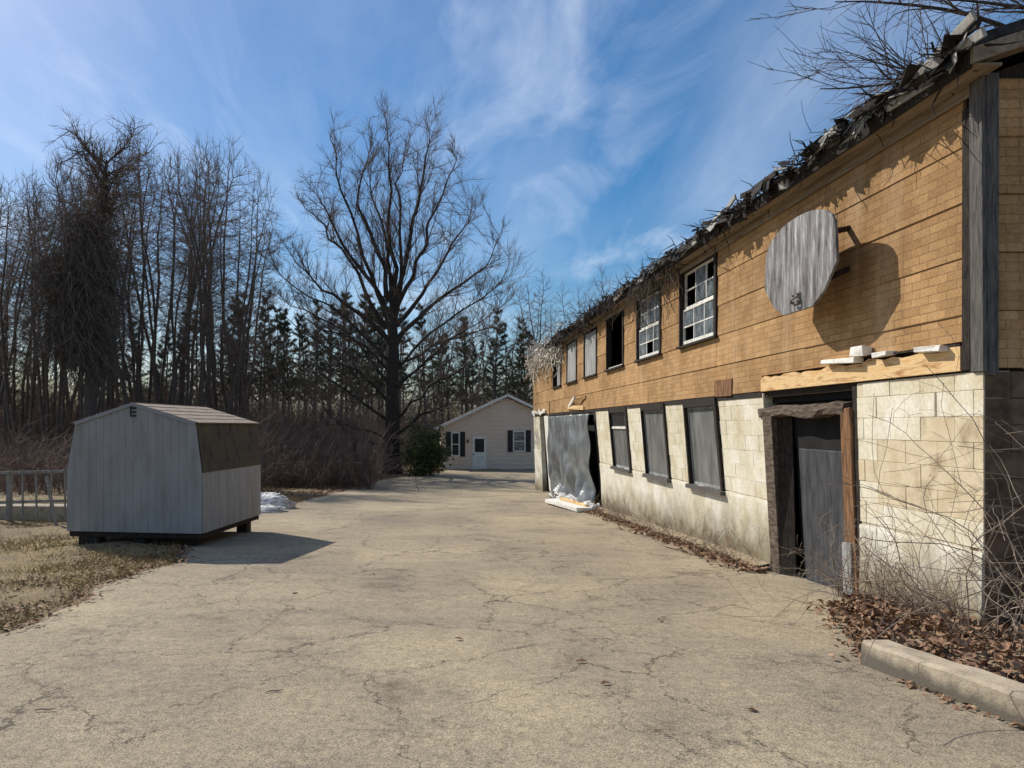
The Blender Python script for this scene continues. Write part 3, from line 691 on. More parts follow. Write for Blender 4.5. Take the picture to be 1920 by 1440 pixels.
# splintered header log
n = 14; V = []; F = []
for i, y in enumerate(np.linspace(7.1, 8.98, n)):
    cz = 1.72 + .012 * math.sin(i * .9); hh_ = .07 + random.uniform(-.012, .012)
    for k in range(8):
        a = k * math.pi / 4; V.append(Vector((WX + .09 + (.11 if math.cos(a) > 0 else -.11) * abs(math.cos(a)) ** .4 + random.uniform(-.012, .012), y, cz + hh_ * math.copysign(abs(math.sin(a)) ** .4, math.sin(a)) + random.uniform(-.012, .012))))
for i in range(n - 1):
    for k in range(8): F.append((i * 8 + k, i * 8 + (k + 1) % 8, i * 8 + 8 + (k + 1) % 8, i * 8 + 8 + k))
F += [tuple(range(7, -1, -1)), tuple((n - 1) * 8 + k for k in range(8))]
bpart('header_log', mesh(V, F), M['old_brown'], door)
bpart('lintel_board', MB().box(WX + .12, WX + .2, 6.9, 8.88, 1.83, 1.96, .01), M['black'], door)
bpart('door_leaf', warped(MB().box(.15, .19, 7.18, 8.36, zg(7.6) - .05, 1.28, .008)), M['grey_door'], door, bev=.004)
bpart('upper_gap_shade', warped(MB().box(.17, .21, 7.18, 8.5, 1.285, 1.85, .004)), M['black'], door)  # black sheet painting in the unlit gap above the door leaf
bpart('side_gap_shade', warped(MB().box(.185, .23, 8.362, 8.5, zg(7.6) - .05, 1.28, .004)), M['black'], door)  # black strip painting in the dark recess beside the door leaf
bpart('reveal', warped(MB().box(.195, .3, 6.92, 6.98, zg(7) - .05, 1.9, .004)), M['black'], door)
bpart('threshold', MB().box(WX - .02, WX + .45, 7.0, 8.7, zg(7.8) - .2, zg(7.8) - .02, .01), M['concrete'], door)

# sheeted garage opening
op = bpart('garage_frame', warped(MB().box(-.01, .16, 18.1, 18.35, zg(18) - .1, 1.95, .008).box(-.0, .15, 18.36, 25.4, 1.84, 1.95, .008).box(.0, .15, 25.2, 25.4, zg(25) - .1, 1.83, .008)), M['rotten'])
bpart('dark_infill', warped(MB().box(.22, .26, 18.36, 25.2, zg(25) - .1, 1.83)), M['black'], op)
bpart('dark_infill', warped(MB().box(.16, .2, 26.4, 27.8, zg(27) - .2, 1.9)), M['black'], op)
bpart('white_board', warped(MB().box(-.06, -.02, 25.3, 26.35, zg(26) + .1, 1.9, .01)), M['white_wood'], op)

# ------------------------------------------------------------------ polythene sheet over the opening
ny2, nz2 = 90, 50; V = np.zeros((nz2, ny2, 3))
for i in range(nz2):
    s = i / (nz2 - 1); 
    for j in range(ny2):
        t = j / (ny2 - 1); y = 18.3 + 6.9 * t + .10 * math.sin(s * 7) * (t > .9)
        z = 1.86 - s * (1.86 - zg(y) - .18)
        swag = math.exp(-((s - .08) / .10) ** 2) * max(0, math.sin((t - .30) * math.pi / .4)) if .30 < t < .70 else 0
        fold = .05 * math.sin(t * 31 + 1.7 * math.sin(s * 4)) + .02 * math.sin(t * 67 + s * 5) + .018 * math.sin((t * 9 + s * 14))
        fold += .05 * math.sin(t * 12 - s * 6) * s
        fold = fold * 1.7 + .05 * (1 - abs(math.sin(t * 14 + s * 2.2 + .8 * math.sin(t * 5)))) ** 2 + .04 * (1 - abs(math.sin((t - .5) * 9 * (1 - .55 * s) + 1.1))) ** 3
        V[i, j] = (wx(y, z) - .10 - .05 * s - .22 * max(0, s - .86) * 4 - fold * (.4 + .9 * s) - swag * .06, y, z)
idx = np.arange(nz2 * ny2).reshape(nz2, ny2)
q = np.stack([idx[:-1, :-1], idx[1:, :-1], idx[1:, 1:], idx[:-1, 1:]], -1).reshape(-1)
pl = link('plastic_sheet', np_mesh(V.reshape(-1, 3), q, 4, True), M['polythene'])
md = pl.modifiers.new('t', 'SOLIDIFY'); md.thickness = .006
tag(pl, 'grey plastic sheet hung in folds over the far garage opening', 'plastic sheet')

def fallen_board(a, b_, w, h, m, name, label, cat, group=None):
    o = MB().beam(a, b_, w, h, .012).build(name, m, None, bev=.005); tag(o, label, cat, group); return o
fallen_board((3.45, 20.9, zg(20.9) + .10), (3.75, 17.7, zg(17.7) + .08), .42, .10, M['white_wood'], 'fallen_board', 'white painted board lying flat before the hanging plastic sheet', 'board')
fallen_board((3.62, 20.4, zg(20.4) + .19), (3.88, 18.0, zg(18) + .16), .10, .05, M['orange_wood'], 'fallen_plank', 'narrow tan plank lying on the white board by plastic sheet', 'plank')
# bunched plastic at the foot
N = 40
P = np.zeros((36, 12, 3)); 
for i in range(36):
    y0 = 17.9 + rng.random() * 5.5
    for k in range(12):
        P[i, k] = (3.9 + .22 * rng.random() - .12 * k / 11, y0 + (k / 11 - .5) * (.5 + .5 * rng.random()), zg(y0) + .10 + .09 * math.sin(k * .9 + i) + .04 * rng.random())
o = link('bunched_plastic', tubes([(P, np.full((36, 12), .05) * (0.5 + rng.random((36, 12))))], [6]), M['snow'])
tag(o, 'crumpled pale plastic bunched along the foot of the sheet', 'plastic')

# ------------------------------------------------------------------ basketball backboard
BX = WX - .36
bb = empty('basketball_backboard', (BX, 7.3, 3.2))
tag(bb, 'weathered grey fan-shaped basketball backboard bolted to the tan siding', 'backboard')
w2 = .72; prof = []
for t in np.linspace(0, math.pi, 15): prof.append((w2 * .97 * math.cos(t), .17 + .33 * math.sin(t) ** .8))
prof = [(w2, -.12)] + prof + [(-w2, -.12), (-.50, -.36), (-.28, -.475), (.28, -.475), (.50, -.36)]
me = MB().prism([(u, z) for u, z in prof], -.014, .014, 'x').mesh()
o = link('board', me, M['backboard'], bb); md = o.modifiers.new('b', 'BEVEL'); md.width = .004
mb = MB()
for s in (-1, 1):
    link('strut', MB().beam((.016, s * .35, .22), (.355, s * .28, .30), .05, .05).mesh(), M['rotten'], bb); link('strut', MB().beam((.016, s * .35, -.25), (.355, s * .28, -.1), .05, .05).mesh(), M['rotten'], bb)
link('cross_rail', MB().box(.0145, .055, -.55, .55, .18, .27).box(.0145, .055, -.45, .45, -.3, -.21).mesh(), M['rotten'], bb)
link('rim_plate', MB().box(-.028, -.0145, -.07, .07, -.40, -.29).mesh(), M['metal'], bb)
# broken rim stub
P = np.array([[[-.03, -.05, -.33], [-.06, -.055, -.34], [-.085, -.03, -.36], [-.08, .0, -.385], [-.05, .03, -.39]]]); link('rim_stub', tubes([(P, np.full((1, 5), .011))], [6]), M['metal'], bb)
for s in (-1, 1):
    for z in (-.31, -.38): link('bolt', MB().box(-.036, -.0285, s * .05 - .01, s * .05 + .01, z - .01, z + .01).mesh(), M['rotten'], bb)

# ------------------------------------------------------------------ shed
def PR(x, y, Y): return PX(x, y, Y)
sy = 11.1; syaw = R(-7.5)
shed = empty('garden_shed', (-3.64, sy, -.14), syaw)       # origin: front right foot
tag(shed, 'grey gambrel-roofed garden shed raised on blocks left of the driveway', 'shed')
SW, SL, H1, H2, H3 = 2.28, 2.45, .97, 1.74, 2.05
# profile across: x from -SW to 0
c0 = -SW / 2
profile = [(-SW, 0), (-SW, H1), (-SW + .15, H2), (c0, H3), (-.10, H2), (0, H1), (0, 0)]
def top_at(x):
    for (a, za_), (b_, zb_) in zip(profile[1:-1], profile[2:-1]):
        if a - 1e-6 <= x <= b_ + 1e-6: return za_ + (zb_ - za_) * (x - a) / (b_ - a + 1e-9)
    return H1
core_s = link('wall', MB().prism([(x * .985 - .016, z - (.025 if z > 0 else 0)) for x, z in profile], .015, SL - .015).mesh(), M['shed_trim'], shed)
nb = 18
for end, yy in ((0, 0), (1, SL)):
    for i in range(nb):
        a = -SW + SW * i / nb; b_ = a + SW / nb
        xs_ = [a + .0015, b_ - .0015]
        brk = [p for p, _ in profile if xs_[0] < p < xs_[1]]
        tops = sorted(set(xs_ + brk))
        pts = [(xs_[0], .0), (xs_[1], .0)] + [(x, top_at(x) - .012) for x in reversed(tops)]
        d = .012 + random.uniform(-.0006, .0006)
        link('siding_board', MB().prism(pts, (-d if end == 0 else SL - .014), (.014 if end == 0 else SL + d)).mesh(), M['shed_paint'], core_s)
for side in (0, 1):
    for i in range(16):
        a = SL * i / 16 + .0015; b_ = SL * (i + 1) / 16 - .0015; d = .012 + random.uniform(-.0006, .0006)
        x0, x1 = (-.018, d) if side else (-SW - d, -SW + .018)
        link('siding_board', MB().box(x0, x1, max(a, .016), min(b_, SL - .016), 0, H1 - .012).mesh(), M['shed_paint'], core_s)
# roof slabs with overhang, each of lapped shingle courses
rf = link('roof', MB().prism([(-SW + .15, H2), (c0, H3), (-.10, H2), (-.10, H2 - .01), (c0, H3 - .012), (-SW + .15, H2 - .01)], -.03, SL + .03).mesh(), M['dark_paint'], shed)
def course(p0, p1, n, m, parent, ov=.04):
    (x0, z0), (x1, z1) = p0, p1; dx, dz = x1 - x0, z1 - z0; L = math.hypot(dx, dz); nx, nz = -dz / L, dx / L
    if nz < 0 or (abs(nz) < .3 and nx * (x0 - c0) < 0): nx, nz = -nx, -nz
    for i in range(n):
        a, b_ = i / n, (i + 1) / n + .12 / n
        for k in range(8):
            y0 = -ov + (SL + 2 * ov) * k / 8 + .002; y1 = -ov + (SL + 2 * ov) * (k + 1) / 8 - .002; jj = random.uniform(0, .006)
            A = (x0 + dx * a, z0 + dz * a); B = (x0 + dx * b_, z0 + dz * b_)
            t0, t1 = .011 + jj * .6, .004
            pts = [(A[0], A[1]), (B[0], B[1]), (B[0] + nx * t1, B[1] + nz * t1), (A[0] + nx * t0, A[1] + nz * t0)]
            link('shingle', MB().prism(pts, y0, y1).mesh(), m, parent)
course((.03 - .10 + .03, H2 - .012), (c0, H3 + .0), 5, M['tan_shingle'], rf)
course((-SW + .15 - .06, H2 - .012), (c0, H3 + .0), 5, M['tan_shingle'], rf)
rl = link('lower_roof', MB().prism([(0.0, H1 + .01), (-.10, H2 - .02), (-.12, H2 - .02), (-.02, H1 + .01)], .016, SL - .016).mesh(), M['dark_paint'], shed)
course((.016, H1 - .02), (-.088, H2 - .03), 5, M['moss_shingle'], rl, ov=-.004)
rl2 = link('lower_roof', MB().prism([(-SW, H1 + .01), (-SW + .15, H2 - .02), (-SW + .17, H2 - .02), (-SW + .02, H1 + .01)], .016, SL - .016).mesh(), M['dark_paint'], shed)
course((-SW - .016, H1 - .02), (-SW + .138, H2 - .03), 5, M['moss_shingle'], rl2, ov=-.004)
# trim following the gable edge, gable vent, skids
tr = MB()
for (a, za_), (b_, zb_) in zip(profile[2:-2], profile[3:-2]): tr.beam((a, -.030, za_ - .02), (b_, -.030, zb_ - .02), .02, .05)
link('verge_trim', tr.mesh(), M['shed_trim'], shed)
vt = link('gable_vent', MB().box(c0 - .05, c0 - .03, -.024, -.0125, H3 - .22, H3 - .06).mesh(), M['dark_paint'], shed)
for k in range(3): link('vent_slat', MB().box(c0 - .03, c0 + .05, -.026, -.0125, H3 - .22 + k * .06, H3 - .19 + k * .06).mesh(), M['dark_paint'], vt)
for x in (-1.9, -1.1, -.25): link('skid', MB().box(x - .05, x + .05, .075, SL - .075, -.09, -.002, .004).mesh(), M['rotten'], shed)
for (x0, x1, y0, y1) in ((-SW + .02, -.02, .03, .07), (-SW + .02, -.02, SL - .07, SL - .03), (-.07, -.03, .075, SL - .075), (-SW + .03, -SW + .07, .075, SL - .075)): link('gap_shade_strip', MB().box(x0, x1, y0, y1, -.09, -.003, .004).mesh(), M['rotten'], shed)  # dark strips added round the base to stop light passing under the shed
gz = zg(sy) + .14
for x, y in ((-2.0, .12), (-1.85, .12), (-1.1, .2), (-.25, .25), (-1.9, SL - .2), (-.25, SL - .2), (-1.1, SL - .2)):
    link('support_block', MB().box(x - .1, x + .1, y - .1, y + .1, -.30 - .05 * (y > 1), -.095, .006).mesh(), M['rotten'], shed)

# ------------------------------------------------------------------ kerb, snow, fence
n = 24; V = []; F = []
for i, y in enumerate(np.linspace(1.0, 4.9, n)):
    x0 = 3.75 - .165 * y ; zb = zg(y) - .1; zt = zg(y) + .17 + random.uniform(-.006, .006)
    V += [Vector((x0 - .01, y, zb)), Vector((x0 + random.uniform(-.006, .006), y, zt - .02)), Vector((x0 + .02, y, zt)), Vector((x0 + .19, y, zt + random.uniform(-.006, .006))), Vector((x0 + .21, y, zb))]
for i in range(n - 1):
    for k in range(5): F.append((i * 5 + k, i * 5 + (k + 1) % 5, i * 5 + 5 + (k + 1) % 5, i * 5 + 5 + k))
F += [(4, 3, 2, 1, 0), tuple((n - 1) * 5 + k for k in range(5))]
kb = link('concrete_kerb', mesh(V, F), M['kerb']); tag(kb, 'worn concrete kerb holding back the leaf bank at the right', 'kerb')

def blob(name, c, rx, ry, rz, m, seed, n=26, amp=.25):
    rg = np.random.default_rng(seed); V = []; F = []
    for i in range(n):
        ph = i / (n - 1) * math.pi / 2
        for j in range(n):
            th = j / n * 2 * math.pi
            d = 1 + amp * (math.sin(3 * th + seed) * .4 + math.sin(5 * th + 7 * ph) * .35 + rg.normal(0, .22)) * math.cos(ph * .8)
            V.append(Vector((c[0] + rx * math.cos(ph) * math.cos(th) * d, c[1] + ry * math.cos(ph) * math.sin(th) * d, c[2] + rz * math.sin(ph) * d)))
    for i in range(n - 1):
        for j in range(n): F.append((i * n + j, i * n + (j + 1) % n, i * n + n + (j + 1) % n, i * n + n + j))
    return link(name, mesh(V, F, True), m)
p = Vector((-4.55, 19.2, zg(19.2) - .05))
o = blob('snow_heap', p, .75, .6, .45, M['snow'], 3); tag(o, 'dirty white melting snow heap just past the shed', 'snow heap')
o = blob('snow_heap', Vector((-4.35, 18.0, zg(18) - .04)), .65, .4, .2, M['snow'], 5); tag(o, 'low flat snow patch in front of the snow heap', 'snow patch')
o = blob('snow_heap', Vector((-9.6, 14.4, zg(14.4) - .04)), .8, .4, .12, M['snow'], 9); tag(o, 'thin snow patch below the grey picket fence', 'snow patch')

fn = empty('picket_fence', (-8.6, 15.2, zg(15.2))); tag(fn, 'grey weathered picket fence left of the shed', 'fence')
zb = 0
for x in np.arange(-3.2, 1.15, .30):
    h = 1.12 + .05 * x * .4 + random.uniform(-.03, .03)
    link('picket', MB().beam((x + random.uniform(-.02, .02), -.03, -.02), (x + random.uniform(-.03, .03), -.03, h), .05, .02).mesh(), M['fence_wood'], fn)
for z in (.45, 1.08): link('rail', MB().beam((-3.3, 0.0, z - .08), (1.2, 0.0, z + .03), .04, .06).mesh(), M['fence_wood'], fn)
for x in (-2.9, -.55, .95): link('post', MB().box(x - .045, x + .045, .022, .11, -.2, 1.1, .006).mesh(), M['fence_wood'], fn)
o = MB().beam((-7.62, 14.3, zg(14.3)), (-7.85, 14.35, zg(14.3) + 1.02), .05, .05).build('leaning_stake', M['fence_wood']); tag(o, 'pale wooden stake leaning at the shed-side end of the fence', 'stake')
o = MB().box(-2.0, 1.0, -.15, .2, 0, .34, .05).build('stone_edging', M['concrete']); o.location = (-9.0, 15.7, zg(15.7)); tag(o, 'low grey masonry edging behind the picket fence', 'edging')

# ------------------------------------------------------------------ far house
hy = 46.0; hz = zg(46)
house = empty('bungalow', (0.4, hy, hz)); tag(house, 'beige one-storey bungalow with dark shutters at the end of the drive', 'house')
HWd, HE, HR, HD = 8.6, 2.75, 4.75, 9
link('wall', MB().prism([(0, -.2), (HWd, -.2), (HWd, HE), (HWd / 2, HR - .1), (0, HE)], 0, HD).mesh(), M['house_wall'], house)
for i in range(16):                      # lapped clapboards on the gable
    z0 = .05 + i * .28; z1 = z0 + .27
    if z1 < HE: a, b_ = 0, HWd
    else: e = (z1 - HE) / (HR - HE) * HWd / 2; a, b_ = e, HWd - e
    if b_ - a < .3: continue
    link('clapboard', MB().prism([(-.03, z0), (-.004, z0), (-.002, z1), (-.008, z1)], a, b_, 'x').mesh(), M['house_wall'], house)
hr = link('roof', MB().prism([(-.45, HE - .22), (HWd / 2, HR), (HWd + .45, HE - .22), (HWd + .45, HE - .08), (HWd / 2, HR + .14), (-.45, HE - .08)], -.35, HD + .3).mesh(), M['house_roof'], house)
link('fascia', MB().beam((-.45, -.37, HE - .16), (HWd / 2, -.37, HR + .06), .03, .17).beam((HWd + .45, -.37, HE - .16), (HWd / 2, -.37, HR + .06), .03, .17).mesh(), M['white_wood'], hr)
def hwin(x0, x1, z0, z1, glass):
    w = link('window', MB().box(x0 - .08, x1 + .08, -.06, -.032, z0 - .08, z1 + .08).mesh(), M['white_wood'], house)
    zm = (z0 + z1) / 2
    link('pane', MB().box(x0, x1, -.07, -.061, z0, zm - .03).mesh(), glass, w); link('pane', MB().box(x0, x1, -.07, -.061, zm + .03, z1).mesh(), glass, w)
    for s in (x0 - .42, x1 + .1): link('shutter', MB().box(s, s + .32, -.075, -.032, z0 - .1, z1 + .1).mesh(), M['dark_paint'], w)
hwin(.75, 1.15, .95, 2.35, M['dark_paint']); hwin(4.75, 5.4, 1.25, 2.45, M['glass']); 
dr = link('door', MB().box(2.05, 2.95, -.07, -.032, .02, 2.15).mesh(), M['white_wood'], house)
link('door_window', MB().box(2.2, 2.8, -.085, -.071, 1.15, 2.0).mesh(), M['dark_paint'], dr); link('handle', MB().box(2.12, 2.17, -.12, -.071, .95, 1.05).mesh(), M['metal'], dr)
link('step', MB().box(1.8, 3.2, -1.0, -.033, -.2, .0).mesh(), M['concrete'], house)
link('eave_light', MB().box(1.7, 1.8, -.16, -.032, 1.75, 1.95).mesh(), M['dark_paint'], house)

# ------------------------------------------------------------------ trees
def as_tree(name, parts, loc, label, cat, group=None, rz=0, sc=1):
    t = empty(name, loc, rz); t.scale = (sc, sc, sc); tag(t, label, cat, group)
    for nm, me, m in parts: link(nm, me, m, t)
    return t
def dup(root, loc, rz, sc, label=None):
    r = root.copy(); col.objects.link(r); r.location = loc; r.rotation_euler = (0, 0, rz); r.scale = sc if isinstance(sc, tuple) else (sc, sc, sc)
    if label: r['label'] = label
    for ch in list(root.children):
        c = ch.copy(); col.objects.link(c); c.parent = r
    return r

from mathutils import kdtree
def colonize(nodes, par, attr, step, infl, kill, iters, bias, rg, noise=.18):
    nodes = [tuple(p) for p in nodes]; par = list(par); nch = {}
    alive = [tuple(a_) for a_ in attr]; keep0 = len(nodes)
    for it in range(iters):
        kd = kdtree.KDTree(len(nodes))
        for i, p in enumerate(nodes): kd.insert(p, i)
        kd.balance(); acc = {}; keep = []
        for a_ in alive:
            co, i, d = kd.find(a_)
            if d < kill: continue
            keep.append(a_)
            if d < infl:
                v_ = acc.get(i); w_ = 1 / d
                q_ = ((a_[0] - co[0]) * w_, (a_[1] - co[1]) * w_, (a_[2] - co[2]) * w_)
                acc[i] = q_ if v_ is None else (v_[0] + q_[0], v_[1] + q_[1], v_[2] + q_[2])
        alive = keep
        if not acc: break
        for i, v_ in acc.items():
            if nch.get(i, 0) >= 3: continue
            v_ = np.array(v_); v_ = v_ / (np.linalg.norm(v_) + 1e-9) + rg.normal(0, noise, 3); v_[2] += bias; v_ /= np.linalg.norm(v_) + 1e-9
            p = nodes[i]; nodes.append((p[0] + v_[0] * step, p[1] + v_[1] * step, p[2] + v_[2] * step)); par.append(i); nch[i] = nch.get(i, 0) + 1
    N_ = np.array(nodes); P_ = np.array(par); n0 = keep0
    for _ in range(5):                                   # ease the kinks out of the grown wood
        cs_ = np.zeros_like(N_); cn = np.zeros(len(N_)); k_ = P_ >= 0
        np.add.at(cs_, P_[k_], N_[k_]); np.add.at(cn, P_[k_], 1)
        has = cn > 0; mean_c = np.where(has[:, None], cs_ / np.maximum(cn, 1)[:, None], N_ * 2 - N_[np.maximum(P_, 0)])
        new = .4 * N_ + .3 * N_[np.maximum(P_, 0)] + .3 * mean_c; new[:n0] = N_[:n0]; N_ = new
    return N_, P_
def pipe(nodes, par, tip, e):
    n = len(nodes); acc = np.zeros(n)
    for i in range(n - 1, -1, -1):
        if acc[i] == 0: acc[i] = tip ** e
        if par[i] >= 0: acc[par[i]] += acc[i]
    return acc ** (1 / e)
def skeleton_meshes(nodes, par, r, rg, ntw, ltw, rmax, thick, wob=.07, rtip=.0035, rt0=.006):
    """limb mesh (thick edges) and crown mesh (thin edges plus twigs)"""
    c = np.nonzero(par >= 0)[0]; p = par[c]; ext = (nodes[c] - nodes[p]) * .04
    P = np.stack([nodes[p], nodes[c] + ext], 1); rp = np.minimum(r[p], r[c] * 1.35); Rd = np.stack([rp, r[c]], 1)
    big = r[c] > thick; mids = ~big
    D = unit(nodes[c] - nodes[p]); tw = np.nonzero(r[c] < rmax)[0]; tw = np.repeat(tw, ntw); m_ = len(tw)
    t = rg.random(m_)[:, None]; S = nodes[p[tw]] * (1 - t) + nodes[c[tw]] * t
    Q = unit(np.cross(D[tw], rg.normal(0, 1, (m_, 3)))); a_ = rg.uniform(.15, .70, m_)[:, None]; Dn = D[tw] * np.cos(a_) + Q * np.sin(a_); Dn[:, 2] += .28
    L = ltw * (.35 + .9 * rg.random(m_)); PT_ = grow(S, Dn, L, 4, wob, .03, rg); RT_ = taper(np.full(m_, rt0), np.full(m_, rtip), 4)
    limb = tubes([(P[big], Rd[big])], [7]); crown = tubes([(P[mids], Rd[mids]), (PT_, RT_)], [4, 3])
    return limb, crown
def forest_tree(seed, H=18, rad=1.9, lo=.30, na=620):
    rg = np.random.default_rng(seed)
    k = int(H * .93 / .45); tr = grow(np.array([[0, 0, -.3]]), np.array([[rg.normal(0, .05), rg.normal(0, .05), 1]]), np.array([H * .93]), k, .045, .03, rg)[0]
    par = [-1] + list(range(k - 1))
    z = H * (lo + (1.02 - lo) * rg.random(na) ** .8); f = (z / H - lo) / (1.02 - lo)
    rr_ = rad * np.sin(np.clip(f * .86 + .14, 0, 1) * math.pi) ** .55 * np.sqrt(rg.random(na)); th = rg.random(na) * 6.283
    cx_ = np.interp(z, tr[:, 2], tr[:, 0]); cy_ = np.interp(z, tr[:, 2], tr[:, 1])
    nodes, par = colonize(tr, par, np.stack([cx_ + rr_ * np.cos(th), cy_ + rr_ * np.sin(th), z], -1), .36, 2.4, .5, 26, .45, rg)
    r = pipe(nodes, par, .009, 2.1); r[:k] = np.maximum(r[:k], np.linspace(.095 + .03 * (seed % 3), .012, k))
    limb, crown = skeleton_meshes(nodes, par, r, rg, 2, .75, .03, .05)
    return [('trunk', limb, M['bark']), ('crown', crown, M['twig'])]

def pine_tree(seed, H=16):
    rg = np.random.default_rng(seed)
    P = grow(np.array([[0, 0, -.3]]), np.array([[0, 0, 1.]]), np.array([H]), 14, .015, .02, rg); Rd = taper(np.array([.2]), np.array([.03]), 14)
    S, D, rr, t, _ = kids(P, Rd, 70, .36, .99, 60, 100, rg, .1)
    L = H * .24 * (1.12 - t) * (.5 + .7 * rg.random(70)); P1 = grow(S, D, L, 6, .08, .06, rg); R1 = taper(np.minimum(rr * .4, .04), np.full(70, .008), 6)
    S, D, rr, t, pi = kids(P1, R1, 16, .2, 1, 25, 80, rg, .25)
    n = len(S); K = 9                                   # tuft of needle blades
    base = np.repeat(S, K, 0); dr = unit(np.repeat(D, K, 0) + rg.normal(0, .6, (n * K, 3)) + np.array([0, 0, .25])); ln = (.18 + .24 * rg.random(n * K))[:, None]
    sd_ = unit(np.cross(dr, rg.normal(0, 1, (n * K, 3)))) * .022
    V = np.stack([base - sd_, base + sd_, base + dr * ln], 1).reshape(-1, 3)
    return [('trunk', tubes([(P, Rd), (P1, R1)], [6, 3]), M['bark']), ('crown', np_mesh(V, np.arange(len(V)), 3), M['needle'])]

def at_px(x, Y, dz=0): return ((x - 815) / 1331 * Y, Y, zg(Y) + dz)
kinds = [forest_tree(100 + i, 18, 1.6 + .35 * (i % 3), .28 + .05 * (i % 4), 560 + 60 * (i % 3)) for i in range(7)]
protos = []
def seg(x, cuts, names):
    for c_, n_ in zip(cuts, names):
        if x < c_: return n_
    return names[-1]
def zone_left(x, tall):
    w = seg(x, [30, 95, 150, 205, 260, 330, 400, 999], ['at the far left edge of the woods', 'in the woods above the picket fence', 'in the woods above the left corner of the shed', 'in the woods beside the vine-covered tree', 'in the woods straight above the shed ridge', 'in the woods above the tan shed roof', 'in the woods above the far shed roof corner', 'at the right end of the tall woods'])
    return ('tall slender bare tree ' if tall else 'shorter bare tree ') + w, ('tall ' if tall else 'shorter ') + 'bare trees ' + w
def zone_mid(x, tall):
    w = seg(x, [470, 560, 650, 740, 830, 910, 9999], ['above the far end of the shed', 'above the left part of the reddish brush', 'above the right part of the reddish brush', 'just left behind the great bare tree', 'just right behind the great bare tree', 'above the left half of the bungalow roof', 'above the bungalow ridge'])
    return ('distant thin bare tree ' if tall else 'low distant bare tree ') + w, ('distant ' if tall else 'low distant ') + 'bare trees ' + w
def zone_right(x, tall):
    w = seg(x, [1000, 1060, 1120, 9999], ['left of the vine at the building corner', 'behind the vine at the building corner', 'over the roof above the black window', 'over the roof above the glazed windows'])
    return 'pale bare tree rising ' + w, 'pale bare trees ' + w
def bare(k, loc, rz, sc, zone):
    if k >= len(protos): protos.append(None)
    if protos[k] is None:
        protos[k] = t = as_tree('bare_tree', kinds[k], loc, zone[0], 'tree', zone[1], rz, 1); t.scale = sc if isinstance(sc, tuple) else (sc,) * 3
    else:
        t = dup(protos[k], loc, rz, sc); t['label'] = zone[0]; t['group'] = zone[1]
    return t
protos += [None] * 7
rt = random.Random(21)
# tall wood at the left: crown line of the photograph (pixel height of the tops)
def top_left(x): return np.interp(x, [-200, 0, 40, 100, 160, 220, 300, 360, 420, 455, 500], [300, 330, 360, 300, 290, 255, 260, 265, 270, 330, 520])
for i in range(78):
    x = -70 + 540 * (i + rt.random()) / 78; Y = rt.uniform(38, 62)
    ty = top_left(x) + rt.choice([0, 10, 30, 70, 120]) * rt.random() + 8
    H = (CAMZ - zg(Y)) + (798 - ty) / 1331 * Y
    s = H / 18.0; bare(rt.randrange(7), at_px(x, Y), rt.random() * 6.3, (s * .95, s * .95, s), zone_left(x, ty < top_left(x) + 35))
for i in range(46):
    x = 380 + 640 * (i + rt.random()) / 46; Y = rt.uniform(62, 95); ty = rt.uniform(560, 660)
    H = (CAMZ - zg(Y)) + (798 - ty) / 1331 * Y; s = H / 18.0; bare(rt.randrange(7), at_px(x, Y), rt.random() * 6.3, (s * 1.1, s * 1.1, s), zone_mid(x, ty < 610))
for i in range(13):
    x = 955 + 250 * (i + rt.random()) / 13; Y = rt.uniform(56, 75); ty = np.interp(x, [955, 1000, 1060, 1130, 1200], [520, 495, 545, 490, 500]) + rt.uniform(-5, 60)
    H = (CAMZ - zg(Y)) + (798 - ty) / 1331 * Y; s = H / 18.0; bare(rt.randrange(7), at_px(x, Y), rt.random() * 6.3, s, zone_right(x, 1))
# pines
pk = [pine_tree(300 + i) for i in range(3)]; pp = [None] * 3
PL = 'dark green pine standing in the far woods left of centre'; 
for i in range(52):
    x = [(190 + 250 * (i + rt.random()) / 12) if i < 12 else (425 + 330 * (i - 12 + rt.random()) / 26), 790 + 210 * (i - 38 + rt.random()) / 14][i >= 38]; Y = rt.uniform(62, 90); ty = rt.uniform(570, 640) if i < 12 else rt.uniform(535, 610) if i < 38 else rt.uniform(560, 640)
    H = (CAMZ - zg(Y)) + (798 - ty) / 1331 * Y; s = H / 16.0; k = i % 3
    w_ = seg(x, [260, 340, 425, 480, 540, 600, 660, 740, 860, 920, 9999], ['low behind the trunks above the shed ridge', 'low behind the trunks above the tan shed roof', 'low behind the trunks above the shed roof corner', 'above the far end of the shed', 'above the left end of the reddish brush', 'above the middle of the reddish brush', 'above the dark upright post', 'close left of the great bare tree', 'close right of the great bare tree', 'above the left slope of the bungalow roof', 'above the bungalow ridge']); lb = 'dark green pine in the far woods ' + w_; gp = 'pines ' + w_
    if pp[k] is None: pp[k] = as_tree('pine_tree', pk[k], at_px(x, Y), lb, 'tree', gp, 0, 1); pp[k].scale = (s,) * 3
    else:
        t = dup(pp[k], at_px(x, Y), rt.random() * 6.3, s, lb); t['group'] = gp
for x, Y, ty, lb in ((-30, 60, 560, 'dark pine cut by the left edge of the picture'), (12, 62, 600, 'low dark pine just inside the left edge of the picture'), (62, 66, 590, 'dark pine behind the picket fence in the woods')):
    H = (CAMZ - zg(Y)) + (798 - ty) / 1331 * Y; t = dup(pp[0], at_px(x, Y), rt.random() * 6, H / 16, lb); t['group'] = 'pines at the left edge'

